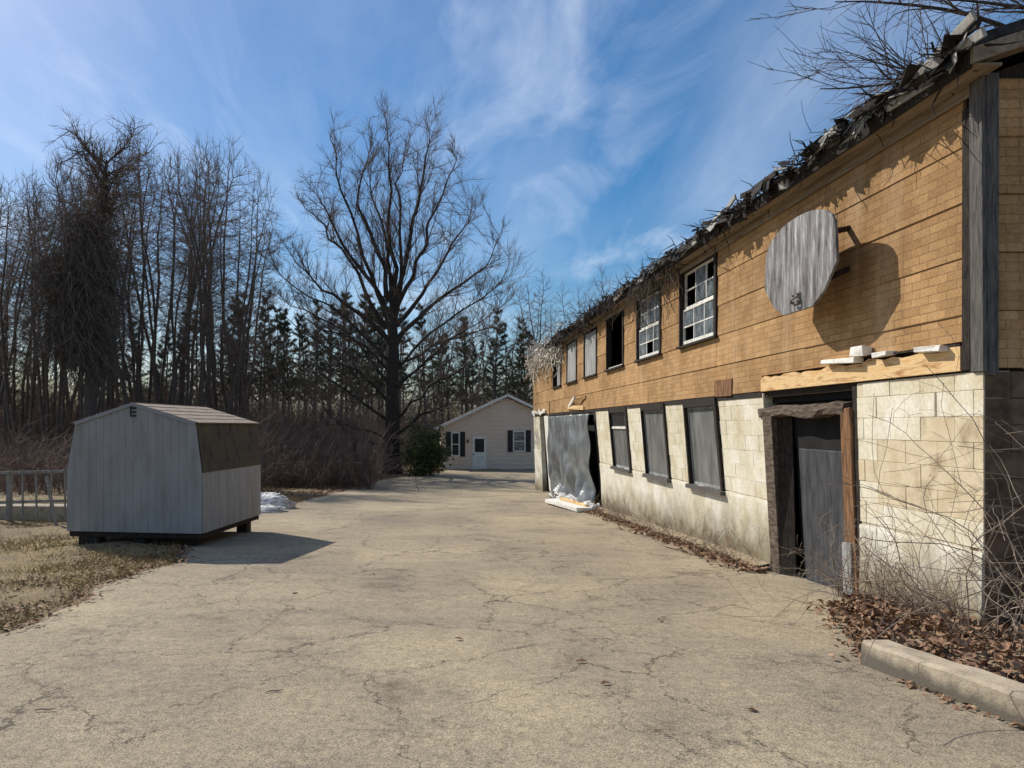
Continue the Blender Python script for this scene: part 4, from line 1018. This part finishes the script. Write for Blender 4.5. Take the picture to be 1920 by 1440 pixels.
# the great bare tree: limbs laid out after the photograph, spread in depth
TY = 41.0; tb = Vector(at_px(735, TY)); rg = np.random.default_rng(55); sc_ = TY / 1331
def TP(x, y, d): return np.array([(x - 735) * sc_, d, (887 - y) * sc_])
tr_pts = [(735, 895), (735, 840), (736, 780), (735, 720), (737, 660), (737, 610), (735, 560), (730, 500), (722, 440)]
PT = np.array([[TP(x, y, .0) for x, y in tr_pts]]); RT = np.array([[.64, .47, .43, .40, .36, .25, .15, .085, .03]])
limbs = [  # pixel path, depth at the tip
    [(735, 600), (715, 545), (690, 480), (668, 400), (650, 330), (640, 260), (636, 222)],
    [(737, 590), (735, 520), (728, 450), (715, 380), (700, 320), (690, 260), (688, 222)],
    [(733, 620), (700, 560), (672, 500), (640, 430), (605, 380), (575, 330), (548, 290)],
    [(730, 560), (722, 480), (690, 400), (672, 350), (690, 280), (705, 225)],
    [(738, 600), (748, 520), (752, 440), (748, 360), (752, 290), (760, 240)],
    [(738, 595), (765, 530), (790, 470), (810, 400), (830, 340), (850, 285)],
    [(738, 610), (775, 560), (805, 500), (845, 420), (870, 360), (890, 310)],
    [(738, 640), (780, 590), (830, 540), (880, 500), (915, 455), (930, 400)],
    [(736, 700), (785, 640), (840, 590), (890, 560), (930, 520), (950, 470)],
    [(735, 640), (690, 590), (640, 550), (600, 520), (560, 470), (540, 420)],
    [(734, 680), (680, 620), (630, 570), (580, 550), (545, 510), (515, 440)],
    [(734, 720), (690, 660), (640, 610), (590, 580), (550, 560), (520, 540)],
    [(734, 760), (690, 710), (640, 670), (600, 640), (560, 610), (525, 560)],
    [(736, 740), (780, 690), (820, 650), (860, 630), (910, 600), (945, 560)],
    [(735, 790), (690, 750), (650, 730), (610, 700), (575, 690), (545, 650)],
    [(735, 700), (700, 655), (655, 625), (610, 610), (565, 585), (530, 500)],
    [(736, 690), (790, 655), (845, 625), (895, 610), (935, 585), (955, 530)],
    [(736, 790), (775, 750), (810, 720), (850, 700), (880, 660), (905, 640)],
    [(735, 830), (700, 805), (665, 800), (640, 790), (610, 795), (590, 780)],
    [(736, 820), (765, 790), (795, 770), (830, 760), (860, 755), (890, 740)],
    [(735, 850), (715, 830), (695, 822), (670, 815), (640, 790), (620, 770)],
    [(737, 560), (760, 470), (780, 380), (790, 320), (800, 260), (806, 232)],
    [(736, 560), (742, 480), (725, 390), (735, 310), (728, 250), (730, 212)],
    [(733, 590), (705, 520), (660, 450), (625, 385), (605, 335), (596, 292)]]
PL_, RL_ = [], []
for li, l in enumerate(limbs):
    pts = np.array(l, float); k = 12; pts[:, 0] = 735 + (pts[:, 0] - 735) * 1.04; pts[:, 1] = np.where(pts[:, 1] < 600, 600 - (600 - pts[:, 1]) * .87, pts[:, 1])
    t = np.linspace(0, len(pts) - 1, k); xs_ = np.interp(t, range(len(pts)), pts[:, 0]); ys_ = np.interp(t, range(len(pts)), pts[:, 1])
    dep = rg.uniform(-4.5, 4.5) * (1 if li % 2 else -1)
    P = np.array([TP(x + rg.normal(0, 3.2), y + rg.normal(0, 2), dep * (i / (k - 1)) ** 1.1 + rg.normal(0, .08)) for i, (x, y) in enumerate(zip(xs_, ys_))])
    PL_.append(P); r0 = .17 if ys_[0] < 650 else .10; RL_.append(r0 + (.011 - r0) * np.linspace(0, 1, k) ** .75)
PL_ = np.array(PL_); RL_ = np.array(RL_)
nodes = [tuple(p) for p in PT[0]]; par = [-1] + list(range(len(nodes) - 1)); nt0 = len(nodes)
rmin = {}
for P, rl_ in zip(PL_, RL_):
    seg_ = np.linalg.norm(np.diff(P, axis=0), axis=1); cum = np.concatenate([[0], np.cumsum(seg_)]); tt = np.arange(.4, cum[-1], .4)
    Q = np.stack([np.interp(tt, cum, P[:, k_]) for k_ in range(3)], -1)
    d0 = np.linalg.norm(np.array(nodes[:nt0]) - P[0], axis=1); prev_ = int(np.argmin(d0))
    for q_, t_ in zip(Q, tt): nodes.append(tuple(q_)); par.append(prev_); prev_ = len(nodes) - 1; rmin[prev_] = float(np.interp(t_, cum, rl_))
na = 2300; z = 3.0 + 17.8 * rg.random(na) ** .85
Rz = np.interp(z, [2, 4, 7, 10, 13, 15.5, 17.5, 19.3, 20.4, 20.9], [3.6, 5.6, 6.6, 6.9, 6.7, 6.2, 5.2, 3.7, 2.0, .6]) * (.94 + .08 * np.sin(z * 2.1))
th = rg.random(na) * 6.283; rr_ = Rz * rg.random(na) ** .42
nodes, par = colonize(nodes, par, np.stack([rr_ * np.cos(th), rr_ * np.sin(th), z], -1), .38, 3.4, .75, 44, .40, rg, .07)
r = pipe(nodes, par, .0085, 2.15); r[:nt0] = np.maximum(r[:nt0] * .5, RT[0])
for k_, v_ in rmin.items(): r[k_] = max(r[k_], v_)
limb, crown = skeleton_meshes(nodes, par, r, rg, 4, .75, .020, .035, wob=.04, rt0=.0055, rtip=.003)
A_L = np.linalg.norm(PL_[:, -1] - PL_[:, 0], axis=1)
S, D, rr, t, pi = kids(PL_, RL_, 16, .16, 1.0, 18, 46, rg, .18); L1 = A_L[pi] * .24 * (1.3 - .8 * t) * (.5 + .8 * rg.random(len(t))); P1 = grow(S, D, L1, 8, .06, .05, rg); R1 = taper(np.minimum(rr * .55, .036), np.full(len(t), .007), 8)
S, D, rr, t, pi = kids(P1, R1, 8, .12, 1, 16, 42, rg, .14); L2 = L1[pi] * (.25 + .4 * rg.random(len(t))); P2 = grow(S, D, L2, 5, .06, .04, rg); R2 = taper(np.minimum(rr * .65, .011), np.full(len(t), .0045), 5)
S, D, rr, t, pi = kids(P2, R2, 5, .1, 1, 16, 40, rg, .1); L3 = np.maximum(L2[pi] * (.3 + .5 * rg.random(len(t))), .25); P3 = grow(S, D, L3, 3, .06, .03, rg); R3 = taper(np.full(len(t), .0055), np.full(len(t), .003), 3)
as_tree('bare_tree', [('trunk', tubes([(PT, RT)], [12]), M['bark_dark']), ('limb', limb, M['bark_dark']), ('branchlets', tubes([(P1, R1), (P2, R2), (P3, R3)], [4, 3, 3]), M['twig']), ('crown', crown, M['twig'])], tb,
        'great spreading bare tree standing alone by the bungalow', 'tree')

# vine-smothered tree at the left
VY = 36.0; vb = Vector(at_px(170, VY)); s_ = VY / 1331
def VP(x, y, d=0): return np.array([(x - 170) * s_, d, (CAMZ - zg(VY)) + (798 - y) * s_])
PT = np.array([[VP(170, 905), VP(168, 780), VP(172, 650), VP(178, 560), VP(182, 480), VP(190, 400), VP(196, 335), VP(200, 300)]]); RT = np.array([[.36, .30, .28, .30, .28, .20, .13, .05]])
rg = np.random.default_rng(66)
S, D, rr, t, _ = kids(PT, RT, 26, .55, 1, 30, 80, rg, .1); P0 = grow(S, D, 1.2 + 1.8 * rg.random(26), 8, .18, .03, rg); R0 = taper(np.full(26, .055), np.full(26, .014), 8)
S, D, rr, t, pi = kids(P0, R0, 18, .1, 1, 20, 80, rg, .1); P1 = grow(S, D, .6 + .9 * rg.random(len(t)), 5, .2, .03, rg); R1 = taper(np.full(len(t), .025), np.full(len(t), .008), 5)
S, D, rr, t, pi = kids(P1, R1, 5, .1, 1, 20, 70, rg, .1); P2 = grow(S, D, .3 + .5 * rg.random(len(t)), 3, .2, .0, rg); R2 = taper(np.full(len(t), .010), np.full(len(t), .005), 3)
vt_ = as_tree('vine_covered_tree', [('trunk', tubes([(PT, RT)], [9]), M['bark']), ('limb', tubes([(P0, R0)], [5]), M['bark']), ('crown', tubes([(P1, R1), (P2, R2)], [3, 3]), M['twig'])], vb,
        'dark leaning tree smothered in hanging vines, above the shed', 'tree')
n = 3000
cx = np.concatenate([rg.normal(172, 14, n // 2), rg.normal(132, 26, n - n // 2)]); cy = 400 + 260 * rg.random(n) ** 1.0; cy = np.where(cx < 140, np.maximum(cy, 470 + rg.random(n) * 60), cy)
S = np.stack([(cx - 170) * s_, rg.normal(0, .9, n), (CAMZ - zg(VY)) + (798 - cy) * s_], -1)
PV = grow(S, np.stack([rg.normal(0, .5, n), rg.normal(0, .5, n), np.full(n, -.7)], -1), 1.0 + 2.4 * rg.random(n), 7, .28, -.10, rg); RV = taper(np.full(n, .018), np.full(n, .010), 7)
link('hanging_vines', tubes([(PV, RV)], [3]), M['vine'], vt_)

# tree behind the building whose twigs reach over the roof at top right
rg = np.random.default_rng(77); ob = Vector((13.0, 13.0, zg(13)))
PT = np.array([[[0, 0, -.2], [0, 0, 3], [-.2, 0, 6], [-.5, -.1, 8], [-1.0, -.2, 10]]], float); RT = np.array([[.3, .26, .22, .16, .08]])
n0 = 21
S = np.stack([np.full(n0, -.4), np.zeros(n0), 5 + 4.5 * rg.random(n0)], -1); D = np.stack([-1 + rg.normal(0, .25, n0), rg.normal(-.1, .55, n0), .18 + rg.normal(0, .2, n0)], -1)
P0 = grow(S, D, 3.6 + 2.0 * rg.random(n0), 12, .07, .005, rg); R0 = taper(np.full(n0, .07), np.full(n0, .010), 12)
S, D, rr, t, pi = kids(P0, R0, 16, .15, 1, 18, 55, rg, .0); P1 = grow(S, D, .8 + 1.1 * rg.random(len(t)), 7, .12, .0, rg); R1 = taper(np.minimum(rr * .6, .022), np.full(len(t), .005), 7)
S, D, rr, t, pi = kids(P1, R1, 7, .1, 1, 18, 55, rg, .0); P2 = grow(S, D, .25 + .5 * rg.random(len(t)), 4, .14, .0, rg); R2 = taper(np.full(len(t), .006), np.full(len(t), .003), 4)
# one long drooping limb in front of the gable
PLm = np.array([[PX(1832, -60, 6.2), PX(1845, 10, 6.0), PX(1862, 50, 5.8), PX(1892, 78, 5.6), PX(1925, 110, 5.4), PX(1960, 150, 5.2)]]) - np.array(ob); 
as_tree('bare_tree', [('trunk', tubes([(PT, RT)], [9]), M['bark']), ('limb', tubes([(P0, R0)], [5]), M['bark']), ('crown', tubes([(P1, R1), (P2, R2)], [3, 3]), M['twig'])], ob,
        'bare tree behind the building, twigs reaching over the roof at top right', 'tree')

# evergreen shrub by the bungalow
rg = np.random.default_rng(88); sb = Vector(at_px(795, 40.0)); n = 1500
u = unit(rg.normal(0, 1, (n, 3))) * (rg.random(n) ** .4)[:, None]; C_ = np.stack([u[:, 0] * 1.25, u[:, 1] * 1.1, 1.25 + u[:, 2] * 1.35], -1); C_ *= (1 + .28 * np.sin(u[:, 0] * 5 + 1) * np.sin(u[:, 2] * 6) + .15 * np.sin(u[:, 1] * 9))[:, None]; C_[:, 2] = np.maximum(C_[:, 2], .1)
C_ += (rg.normal(0, .18, (n, 3)))
K = 9; base = np.repeat(C_, K, 0); dr = unit(rg.normal(0, 1, (n * K, 3)) + np.array([0, 0, .35])); sd_ = unit(np.cross(dr, rg.normal(0, 1, (n * K, 3)))) * .03
ln = (.12 + .18 * rg.random(n * K))[:, None]; V = np.stack([base - sd_, base + sd_, base + dr * ln], 1).reshape(-1, 3)
S = np.zeros((24, 3)); PS = grow(S, np.stack([rg.normal(0, .6, 24), rg.normal(0, .6, 24), np.ones(24)], -1), 1.4 + rg.random(24), 6, .1, 0, rg)
as_tree('evergreen_shrub', [('stem', tubes([(PS, taper(np.full(24, .03), np.full(24, .01), 6))], [4]), M['bark']), ('foliage', np_mesh(V, np.arange(len(V)), 3), M['shrub_green'])], sb, 'green evergreen shrub between the great bare tree and the bungalow', 'shrub')

# brush thickets
def thicket(name, px0, px1, Y0, Y1, n, h0, h1, m, label, seed, cat='brush'):
    rg = np.random.default_rng(seed); Y = Y0 + (Y1 - Y0) * rg.random(n); x = px0 + (px1 - px0) * rg.random(n)
    S = np.stack([(x - 815) / 1331 * Y, Y, zgn(Y) - .05], -1); D = np.stack([rg.normal(0, .3, n), rg.normal(0, .3, n), np.ones(n)], -1)
    L = (h0 + (h1 - h0) * rg.random(n) ** 1.3) * (.75 + .35 * np.sin(x * .045 + seed) * np.sin(x * .017 + 2 * seed)); P = grow(S, D, L, 8, .20, -.02, rg); r_ = .008 + .016 * rg.random(n) ** 2; Rd = taper(r_, r_ * .45, 8)
    S, D, rr, t, pi = kids(P, Rd, 6, .2, 1, 20, 65, rg, .05); P1 = grow(S, D, L[pi] * (.15 + .25 * rg.random(len(t))), 4, .16, -.01, rg); R1 = taper(np.full(len(t), .009), np.full(len(t), .005), 4)
    o = link(name, tubes([(P, Rd), (P1, R1)], [3, 3]), m); tag(o, label, cat, kind='stuff'); return o
thicket('brush_thicket', 480, 700, 29, 40, 1700, 1.0, 3.6, M['twig_red'], 'reddish brown leafless brush between the shed and great tree', 1)
thicket('brush_thicket', -260, 480, 25, 38, 3000, .8, 3.4, M['twig_red'], 'tangled leafless undergrowth below the woods behind the shed', 2)
thicket('brush_thicket', 640, 1040, 58, 72, 3000, 2.0, 7.5, M['twig'], 'grey leafless undergrowth behind the bungalow', 3)
thicket('brush_thicket', 300, 760, 46, 66, 3400, 2.0, 7.5, M['twig'], 'grey leafless undergrowth far behind the reddish brush', 4)
thicket('brush_thicket', -300, 420, 48, 70, 2600, 2.0, 6.0, M['twig'], 'grey leafless undergrowth deep in the left woods', 8)
thicket('brush_thicket', -120, 520, 50, 74, 4600, 4.0, 10.0, M['twig_red'], 'brown mass of tall saplings deep in the left woods', 15, 'saplings')
thicket('brush_thicket', -200, 1000, 76, 100, 6000, 5.0, 13.0, M['twig'], 'hazy grey mass of saplings closing the far woods', 14, 'saplings')
pz = Vector(at_px(665, 31.0)); o = MB().box(-.06, .06, -.06, .06, -.3, 2.1, .008).box(-.075, .075, -.075, .075, 2.1, 2.16, .004).build('wooden_post', M['rotten']); o.location = pz; tag(o, 'dark upright post at the edge of the reddish brush', 'post')

# ------------------------------------------------------------------ dead vines on the building
rg = np.random.default_rng(12)
def tangle(name, n, yc, ys, zc, zs, xo, L, k, wob, trop, r, m, label, dy_=.8):
    S = np.stack([XE + xo + rg.normal(0, .06, n), yc + rg.uniform(-ys, ys, n), zc + rg.normal(0, zs, n)], -1)
    D = np.stack([rg.normal(-.05, .3, n), rg.normal(0, dy_, n), rg.normal(-.3, .5, n)], -1)
    P = grow(S, D, L * (.4 + rg.random(n)), k, wob, trop, rg); Rd = taper(np.full(n, r), np.full(n, r * .5), k)
    o = link(name, tubes([(P, Rd)], [3]), m); tag(o, label, 'vine'); return o
tangle('dead_vine', 420, 26.0, 3.4, 4.16, .20, .14, .60, 7, .42, -.22, .036, M['vine_pale'], 'pale shredded vine hanging from the far corner of the eave', .3)
tangle('dead_vine', 230, 19.0, 3.6, 4.30, .08, .02, .42, 8, .36, -.10, .010, M['vine_dark'], 'dark dead vine along the eave above the black open window')
tangle('dead_vine', 110, 12.7, 1.2, 4.18, .08, .03, .8, 9, .24, -.25, .007, M['vine_dark'], 'dark dead vine hanging between the two glazed upper windows')
# brambles climbing the near corner
def canes(S, D, L, k, wob, trop, r0, nk):
    P = grow(S, D, L, k, wob, trop, rg); Rd = taper(np.full(len(S), r0), np.full(len(S), r0 * .45), k)
    S1, D1, rr, t, pi = kids(P, Rd, nk, .2, 1, 25, 75, rg); P1 = grow(S1, D1, L[pi] * (.12 + .25 * rg.random(len(t))), 5, .2, trop, rg); R1 = taper(np.minimum(rr * .6, .004), np.full(len(t), .0017), 5)
    return tubes([(P, Rd), (P1, R1)], [5, 3])
n = 80; S = np.stack([rg.uniform(3.6, 4.9, n), rg.uniform(4.1, 5.15, n), np.full(n, .05)], -1); D = np.stack([rg.normal(-.1, .35, n), rg.normal(0, .3, n), np.ones(n)], -1)
o = link('bramble', canes(S, D, 0.8 + 1.5 * rg.random(n), 14, .18, -.06, .005, 7), M['bramble']); tag(o, 'arching bare brambles climbing the near corner of the building', 'bramble')
n = 90; S = np.stack([rg.uniform(3.75, 4.0, n), rg.uniform(5.3, 6.8, n), np.full(n, -.05)], -1); D = np.stack([rg.normal(-.1, .4, n), rg.normal(0, .5, n), np.ones(n)], -1)
o = link('bramble', canes(S, D, .4 + .5 * rg.random(n), 9, .2, -.05, .004, 6), M['bramble']); tag(o, 'low dry weeds against the footing right of the door', 'weeds')
n = 120; yy = rg.uniform(8.9, 17.5, n); S = np.stack([rg.uniform(3.9, 4.15, n), yy, zgn(yy)], -1); D = np.stack([rg.normal(-.1, .4, n), rg.normal(0, .4, n), np.ones(n)], -1)
o = link('dry_weed', canes(S, D, .25 + .45 * rg.random(n), 8, .2, -.03, .004, 6), M['bramble']); tag(o, 'thin dry weeds along the footing below the lower windows', 'weeds')

# dirt bank behind the kerb and along the wall
def bank_z(x, y):
    """height of the leaf bank over the ground line"""
    k = np.clip((x - 3.05) / .5, 0, 1) * np.clip((6.9 - y) / .8, 0, 1) * .14
    return k
sh = sheet('leaf_bank', np.arange(.5, 6.95, .1), lambda y: np.where(y < 4.9, 3.90 - .165 * y, 3.1 + (y - 4.9) * .42), lambda y: np.where(y < 5.35, 9.0, 4.16), 60, .012, M['dirt'], lambda X, Y: bank_z(X, Y) + .02 * np.sin(X * 7) * np.sin(Y * 6))
tag(sh, 'low earth bank behind the kerb by the near corner', 'bank', kind='structure')
sh = sheet('soil_strip', np.arange(8.9, 18.2, .12), lambda y: 3.78 + .10 * np.sin(y * 2.7) + .06 * np.sin(y * 7.1), lambda y: np.full_like(y, 4.25), 8, .012, M['dirt'], lambda X, Y: np.clip((X - 3.85) * .25, -.004, .1))
tag(sh, 'strip of brown soil along the foot of the wall', 'soil', kind='structure')

# fallen leaves: small curled blades
def leaves(name, x, y, z, s0, s1, m, label, tilt=.55):
    n = len(x); C_ = np.stack([x, y, z], -1); s = (s0 + (s1 - s0) * rg.random(n))[:, None]
    a = rg.random(n) * 6.283; T = np.stack([np.cos(a), np.sin(a), rg.normal(0, tilt, n)], -1); T = unit(T)
    Nn = unit(np.stack([rg.normal(0, tilt, n), rg.normal(0, tilt, n), np.ones(n)], -1)); B = unit(np.cross(Nn, T)); U = np.cross(T, B)
    cu = rg.uniform(-.1, .5, n)[:, None] * s
    pts = [C_ - T * s, C_ + B * s * .55 + U * cu, C_ + T * s * 1.0, C_ - B * s * .55 + U * cu * rg.uniform(.2, 1.2, n)[:, None]]
    V = np.stack(pts, 1).reshape(-1, 3); i4 = np.arange(n) * 4
    F = np.stack([i4, i4 + 1, i4 + 2, i4, i4 + 2, i4 + 3], -1).reshape(-1)
    o = link(name, np_mesh(V, F, 3), m); tag(o, label, 'leaves', kind='stuff'); return o
n = 14000; y = 1.0 + 5.7 * rg.random(n); x = np.where(y < 4.9, 3.96 - .165 * y, 3.1 + (y - 4.9) * .42) + 4.5 * rg.random(n) ** 1.6; kp = ~((x > 4.03) & (y > 5.22)); x, y = x[kp], y[kp]
leaves('fallen_leaves', x, y, zgn(y) + bank_z(x, y) + .03 + .07 * rg.random(len(x)), .022, .05, M['leaf'], 'drift of curled brown leaves on the bank behind the kerb', .7)
n = 1500; y = rg.uniform(4.9, 6.9, n); x = np.interp(y, [4.9, 6.9], [3.25, 4.05]) - rg.normal(0, .16, n); leaves('fallen_leaves', x, y, zgn(y) + .02 + .03 * rg.random(n), .02, .045, M['leaf'], 'brown leaves spilling round the kerb end by the door')
n = 3800; y = rg.uniform(8.7, 18.4, n); x = 4.1 - np.abs(rg.normal(0, .16, n)); leaves('fallen_leaves', x, y, zgn(y) + .03 + .03 * rg.random(n), .02, .05, M['leaf'], 'line of brown leaves along the wall below the windows')
n = 170; y = rg.uniform(1.8, 4.6, n); x = 3.73 - .165 * y - np.abs(rg.normal(0, .05, n)); leaves('fallen_leaves', x, y, zgn(y) + .015, .012, .035, M['leaf'], 'few leaves caught along the driveway side of the kerb')
n = 4200; y = rg.uniform(3, 24, n); x = drive_edges(y)[0] - np.abs(rg.normal(0, .7, n)) + .12; leaves('fallen_leaves', x, y, zgn(y) + .02 + .03 * rg.random(n), .018, .042, M['leaf'], 'scattered brown leaves along the left driveway edge', .35)
n = 9000; y = rg.uniform(24, 48, n); x = drive_edges(y)[0] - np.abs(rg.normal(0, 3.0, n)); leaves('fallen_leaves', x, y, zgn(y) + .03 * rg.random(n) + .02, .03, .07, M['leaf'], 'brown leaf litter on the ground by the far trees', .35)
# single scraps on the asphalt
k = 0
for (px_, py_) in ((1090, 1243), (1237, 1165), (1410, 1335), (553, 1115), (700, 1078), (1135, 1285), (1180, 1060), (860, 1200)):
    Y = 1331 * 1.6 / (py_ - 798)
    for _ in range(4): Y = 1331 * (CAMZ - zg(Y)) / (py_ - 798)
    X = (px_ - 815) / 1331 * Y; s = .035
    o = mesh([Vector((-s, 0, .006)), Vector((0, s * .6, .02)), Vector((s, 0, .008)), Vector((0, -s * .5, .015)), Vector((-s, 0, .003)), Vector((0, s * .6, .017)), Vector((s, 0, .005)), Vector((0, -s * .5, .012))],
             [(0, 3, 2, 1), (4, 5, 6, 7), (0, 1, 5, 4), (1, 2, 6, 5), (2, 3, 7, 6), (3, 0, 4, 7)])
    o = link('dead_leaf', o, M['leaf'], None, (X, Y, zg(Y) + .008)); o.rotation_euler[2] = k * 1.3; k += 1
    tag(o, ['single brown leaf in the middle of the near asphalt', 'single leaf on the asphalt toward the grey door', 'nearest single leaf, at the lower right of the asphalt', 'single leaf on the asphalt right of the shed shadow', 'farthest single leaf, mid drive past the shed shadow', 'single leaf just below the mid-asphalt leaf', 'single leaf on the asphalt toward the lower windows', 'lone leaf on the asphalt at the picture centre line'][k - 1], 'leaf', 'single leaves on the driveway')
for (px_, py_, L, rz, lb) in ((85, 1334, .11, .15, 'short dark stick on the asphalt at lower left'), (515, 1299, .11, .3, 'short brown stick on the asphalt left of centre')):
    Y = 4.0
    for _ in range(6): Y = 1331 * (CAMZ - zg(Y)) / (py_ - 798)
    X = (px_ - 815) / 1331 * Y
    P = np.array([[[-L / 2, 0, 0.012], [-L / 5, .006, .016], [L / 6, -.004, .014], [L / 2, .008, .016]]]); o = link('fallen_stick', tubes([(P, np.array([[.003, .005, .005, .002]]))], [6]), M['bramble'], None, (X, Y, zg(Y) - .002)); o.rotation_euler[2] = rz; tag(o, lb, 'stick')

# straw-coloured grass on the left verge
n = 110000; y = 3.0 + 22 * rg.random(n) ** 1.4; x = drive_edges(y)[0] - .1 - 9.0 * rg.random(n) ** 1.3
pat = np.sin(x * 1.3 + 1) * np.sin(y * .9) + .5 * np.sin(x * 3.1 + y * 2.3) + rg.normal(0, .35, n); kp = pat > -.45; x, y = x[kp], y[kp]; n = len(x)
h = .03 + .09 * rg.random(n); D = unit(np.stack([rg.normal(0, .8, n), rg.normal(0, .8, n), np.full(n, .8)], -1)); base = np.stack([x, y, zgn(y)], -1); sd_ = unit(np.cross(D, rg.normal(0, 1, (n, 3)))) * .006
V = np.stack([base - sd_, base + sd_, base + D * h[:, None]], 1).reshape(-1, 3)
o = link('dry_grass', np_mesh(V, np.arange(len(V)), 3), M['dead_grass']); tag(o, 'straw-coloured winter grass on the left verge', 'grass', kind='stuff')
